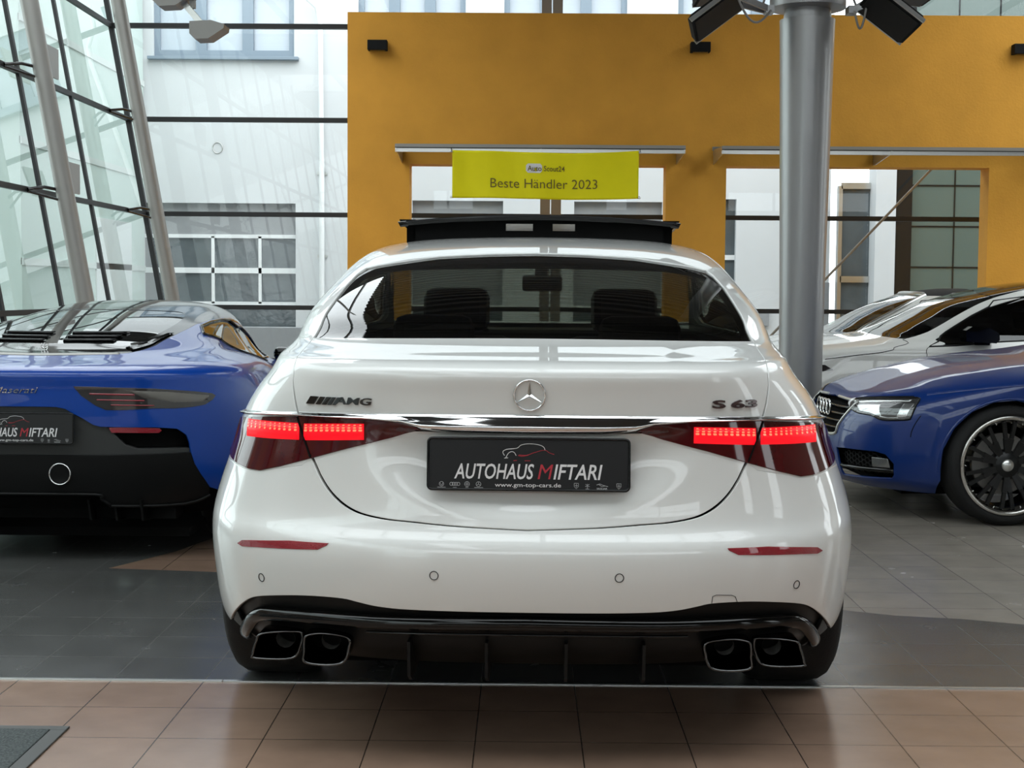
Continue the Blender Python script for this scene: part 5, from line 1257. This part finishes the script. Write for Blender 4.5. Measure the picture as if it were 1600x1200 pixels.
# ---------------------------------------------------------------- two white cars at the back right
WC_LEVELS = [
 (.30, .15, .84,  .15, .70, 2.6, 4.50, .17, .80, 2.4, .0),
 (.12, .24, .88,  .24, .75, 2.6, 4.58, .23, .80, 2.4, .0),
 (.04, .38, .90,  .38, .78, 2.6, 4.60, .36, .82, 2.4, .0),
 (.0,  .55, .90,  .55, .80, 2.6, 4.58, .50, .84, 2.4, .0),
 (.01, .68, .89,  .68, .80, 2.6, 4.54, .62, .84, 2.4, .0),
 (.03, .76, .88,  .77, .78, 2.6, 4.46, .72, .84, 2.4, .0),
 (.05, .84, .875, .83, .75, 2.6, 4.32, .80, .88, 2.5, .0),
 (.06, .92, .860, .865,.70, 2.6, 4.05, .87, .90, 2.5, .0),
 (.10, .98, .830, .895,.66, 2.6, 3.66, .92, .78, 2.6, .0),
 (.25, 1.02,.785, .935,.60, 2.7, 3.36, .955,.44, 2.7, .0),
 (.40, 1.06,.750, .985,.60, 2.8, 3.22, 1.00,.42, 2.8, .0),
 (.60, 1.14,.710, 1.09,.60, 2.8, 3.00, 1.10,.42, 2.8, .0),
 (.90, 1.24,.660, 1.21,.60, 2.8, 2.76, 1.22,.48, 2.8, .0),
 (1.20,1.33,.600, 1.30,.50, 2.7, 2.42, 1.31,.42, 2.8, .0),
 (1.45,1.37,.50,  1.355,.35,2.6, 2.15, 1.36,.35, 2.6, .0),
 (1.65,1.385,.25, 1.38, .15, 2.4, 1.95, 1.38,.15,2.4, .0),
 (1.75,1.39,.03,  1.39, .02, 2,   1.82, 1.39,.02, 2,  .0)]
WB_LEVELS = [
 (.30, .15, .84,  .15, .70, 2.6, 4.40, .17, .80, 2.4, .0),
 (.12, .24, .88,  .24, .75, 2.6, 4.48, .23, .80, 2.4, .0),
 (.04, .38, .90,  .38, .78, 2.6, 4.50, .36, .82, 2.4, .0),
 (.0,  .55, .91,  .55, .80, 2.6, 4.48, .48, .84, 2.4, .0),
 (.01, .68, .90,  .68, .80, 2.6, 4.42, .58, .84, 2.4, .0),
 (.04, .76, .89,  .77, .78, 2.6, 4.30, .66, .84, 2.4, .0),
 (.10, .82, .875, .83, .75, 2.6, 4.10, .74, .88, 2.5, .0),
 (.30, .88, .84,  .865,.70, 2.6, 3.80, .81, .90, 2.5, .0),
 (.55, .92, .80,  .89, .66, 2.6, 3.48, .87, .80, 2.6, .0),
 (.80, .96, .745, .92, .60, 2.7, 3.22, .90, .62, 2.7, .0),
 (.95, 1.00,.715, .97, .60, 2.8, 3.08, .96, .55, 2.8, .0),
 (1.15,1.08,.67,  1.06,.60, 2.8, 2.85, 1.09,.50, 2.8, .0),
 (1.35,1.195,.62,  1.185,.55, 2.8, 2.60, 1.20,.48, 2.8, .0),
 (1.55,1.27,.56, 1.26,.45,2.7, 2.34, 1.28,.40, 2.8, .0),
 (1.68,1.305,.45, 1.30,.32, 2.6, 2.18, 1.31,.30, 2.6, .0),
 (1.78,1.322,.25, 1.315,.15, 2.4, 2.02, 1.325,.15, 2.4, .0),
 (1.86,1.326,.03,  1.326,.02, 2,   1.92, 1.326,.02, 2,   .0)]
def build_white_cars():
    S = Shape(WC_LEVELS, su=(1.3, 2.6, 1.4)); vk = S.vk
    A = side_car(S, 'coupe_car', (6.05, 11.75, 0), math.pi/2, 'white car with black door mirror and dark glass roof behind the deep blue car', M_['white_paint2'], dict(
        axles=(.95, 3.68, .30, .31), pillar=[(3.175, .93), (3.0, .984), (2.783, 1.10), (2.44, 1.253), (2.21, 1.312)], rail_v=vk[13]+.01, header_k=4, header_v=vk[13]-.02, backlight_v=vk[13],
        deck_v=vk[9], cowl_v=vk[9]+.02, roof_mat=M_['gloss_black'],
        window=[(3.02, .878), (2.59, .907), (2.29, .926), (1.5, .955), (1.05, .99), (1.0, 1.10), (1.25, 1.25), (1.7, 1.295), (2.25, 1.256), (2.525, 1.177), (2.797, 1.030), (2.912, .957)],
        seat_y=1.75, seat_top=1.20, track=.785, wheel_r=.30, rim_r=.22, mirror=(2.66, .965), mirror_x=.82, mirror_mat=M_['gloss_black']))
    for s_ in (1,):
        lw_ = S.find([(3.95, .745), (3.80, .735), (3.74, .70), (3.86, .685), (3.98, .70)], [1, 2], 2.5, S.umax-.2, 0, vk[9])
        for m in (1, -1): patch('headlight', S, [(q[0]*m, q[1]) for q in (lw_ if m < 0 else lw_[::-1])], M_['lamp_smoke'], A, .03, off=.003, depth=.006)
    q = crom([tuple(t) for t in S.find([(3.19, .925), (3.24, .88), (3.295, .852), (3.40, .83), (3.60, .805), (3.80, .778)], [1, 2], 2.0, S.umax-.2, 0, vk[10])], 5)
    MB().tube(list(S.ev(-q[:, 0], q[:, 1]) + S.normal(-q[:, 0], q[:, 1])*.0005), .0028, 6).build('bonnet_gap', M_['satin_black'], A)
    q = crom([tuple(t) for t in S.find([(3.02, .875), (3.045, .84), (3.05, .78), (3.04, .6), (3.0, .4)], [1, 2], 1.0, S.umax-.2, 0, vk[10])], 5)
    MB().tube(list(S.ev(-q[:, 0], q[:, 1]) + S.normal(-q[:, 0], q[:, 1])*.0005), .0025, 6).build('door_gap', M_['satin_black'], A)
    S = Shape(WB_LEVELS, su=(1.3, 2.5, 1.4)); vk = S.vk
    Bc = side_car(S, 'convertible_car', (6.0, 13.95, 0), math.pi/2, 'white convertible with closed black soft top furthest back on the right', M_['white_paint2'], dict(
        axles=(.85, 3.35, .33, .37), pillar=[(3.04, .892), (2.90, .955), (2.70, 1.06), (2.48, 1.175), (2.30, 1.255)], rail_v=vk[13], header_k=5, header_v=vk[13]-.02, backlight_v=vk[13],
        deck_v=vk[9], cowl_v=vk[9]+.0, roof_mat=M_['soft_top'], rear_mat=M_['soft_top'],
        window=[(2.90, .905), (2.5, .915), (1.8, .93), (1.35, .97), (1.45, 1.10), (1.75, 1.215), (2.15, 1.225), (2.40, 1.165), (2.62, 1.05), (2.80, .955)],
        seat_y=1.75, seat_top=1.12, track=.79, wheel_r=.33, rim_r=.24, mirror=(2.62, .96), mirror_x=.82, mirror_mat=M_['white_paint2']))
    for m in (1, -1):
        q = crom([tuple(t) for t in S.find([(3.04, .892), (2.90, .955), (2.70, 1.06), (2.48, 1.175), (2.30, 1.255)], [1, 2], 1.0, S.umax-.2, vk[6], S.vmax)], 5)
        MB().tube(list(S.ev(q[:, 0]*m, q[:, 1])), .024, 10).build('windscreen_pillar', M_['alu'], Bc)
    q = [(u, vk[13]-.02) for u in np.linspace(S.umax-.62, S.umax, 14)]; q = np.array(q + [(2*S.umax-u, v) for u, v in q[::-1]][1:])
    pts = np.concatenate([S.ev(q[:14, 0], q[:14, 1]), S.ev(q[:14, 0], q[:14, 1])[::-1][1:]*np.array([-1, 1, 1])])
    MB().tube(list(pts), .024, 10).build('windscreen_header', M_['alu'], Bc)
M_['soft_top'] = pbr('black_soft_top', (.012, .012, .012), .85, bump=.2, bscale=400)
build_white_cars()
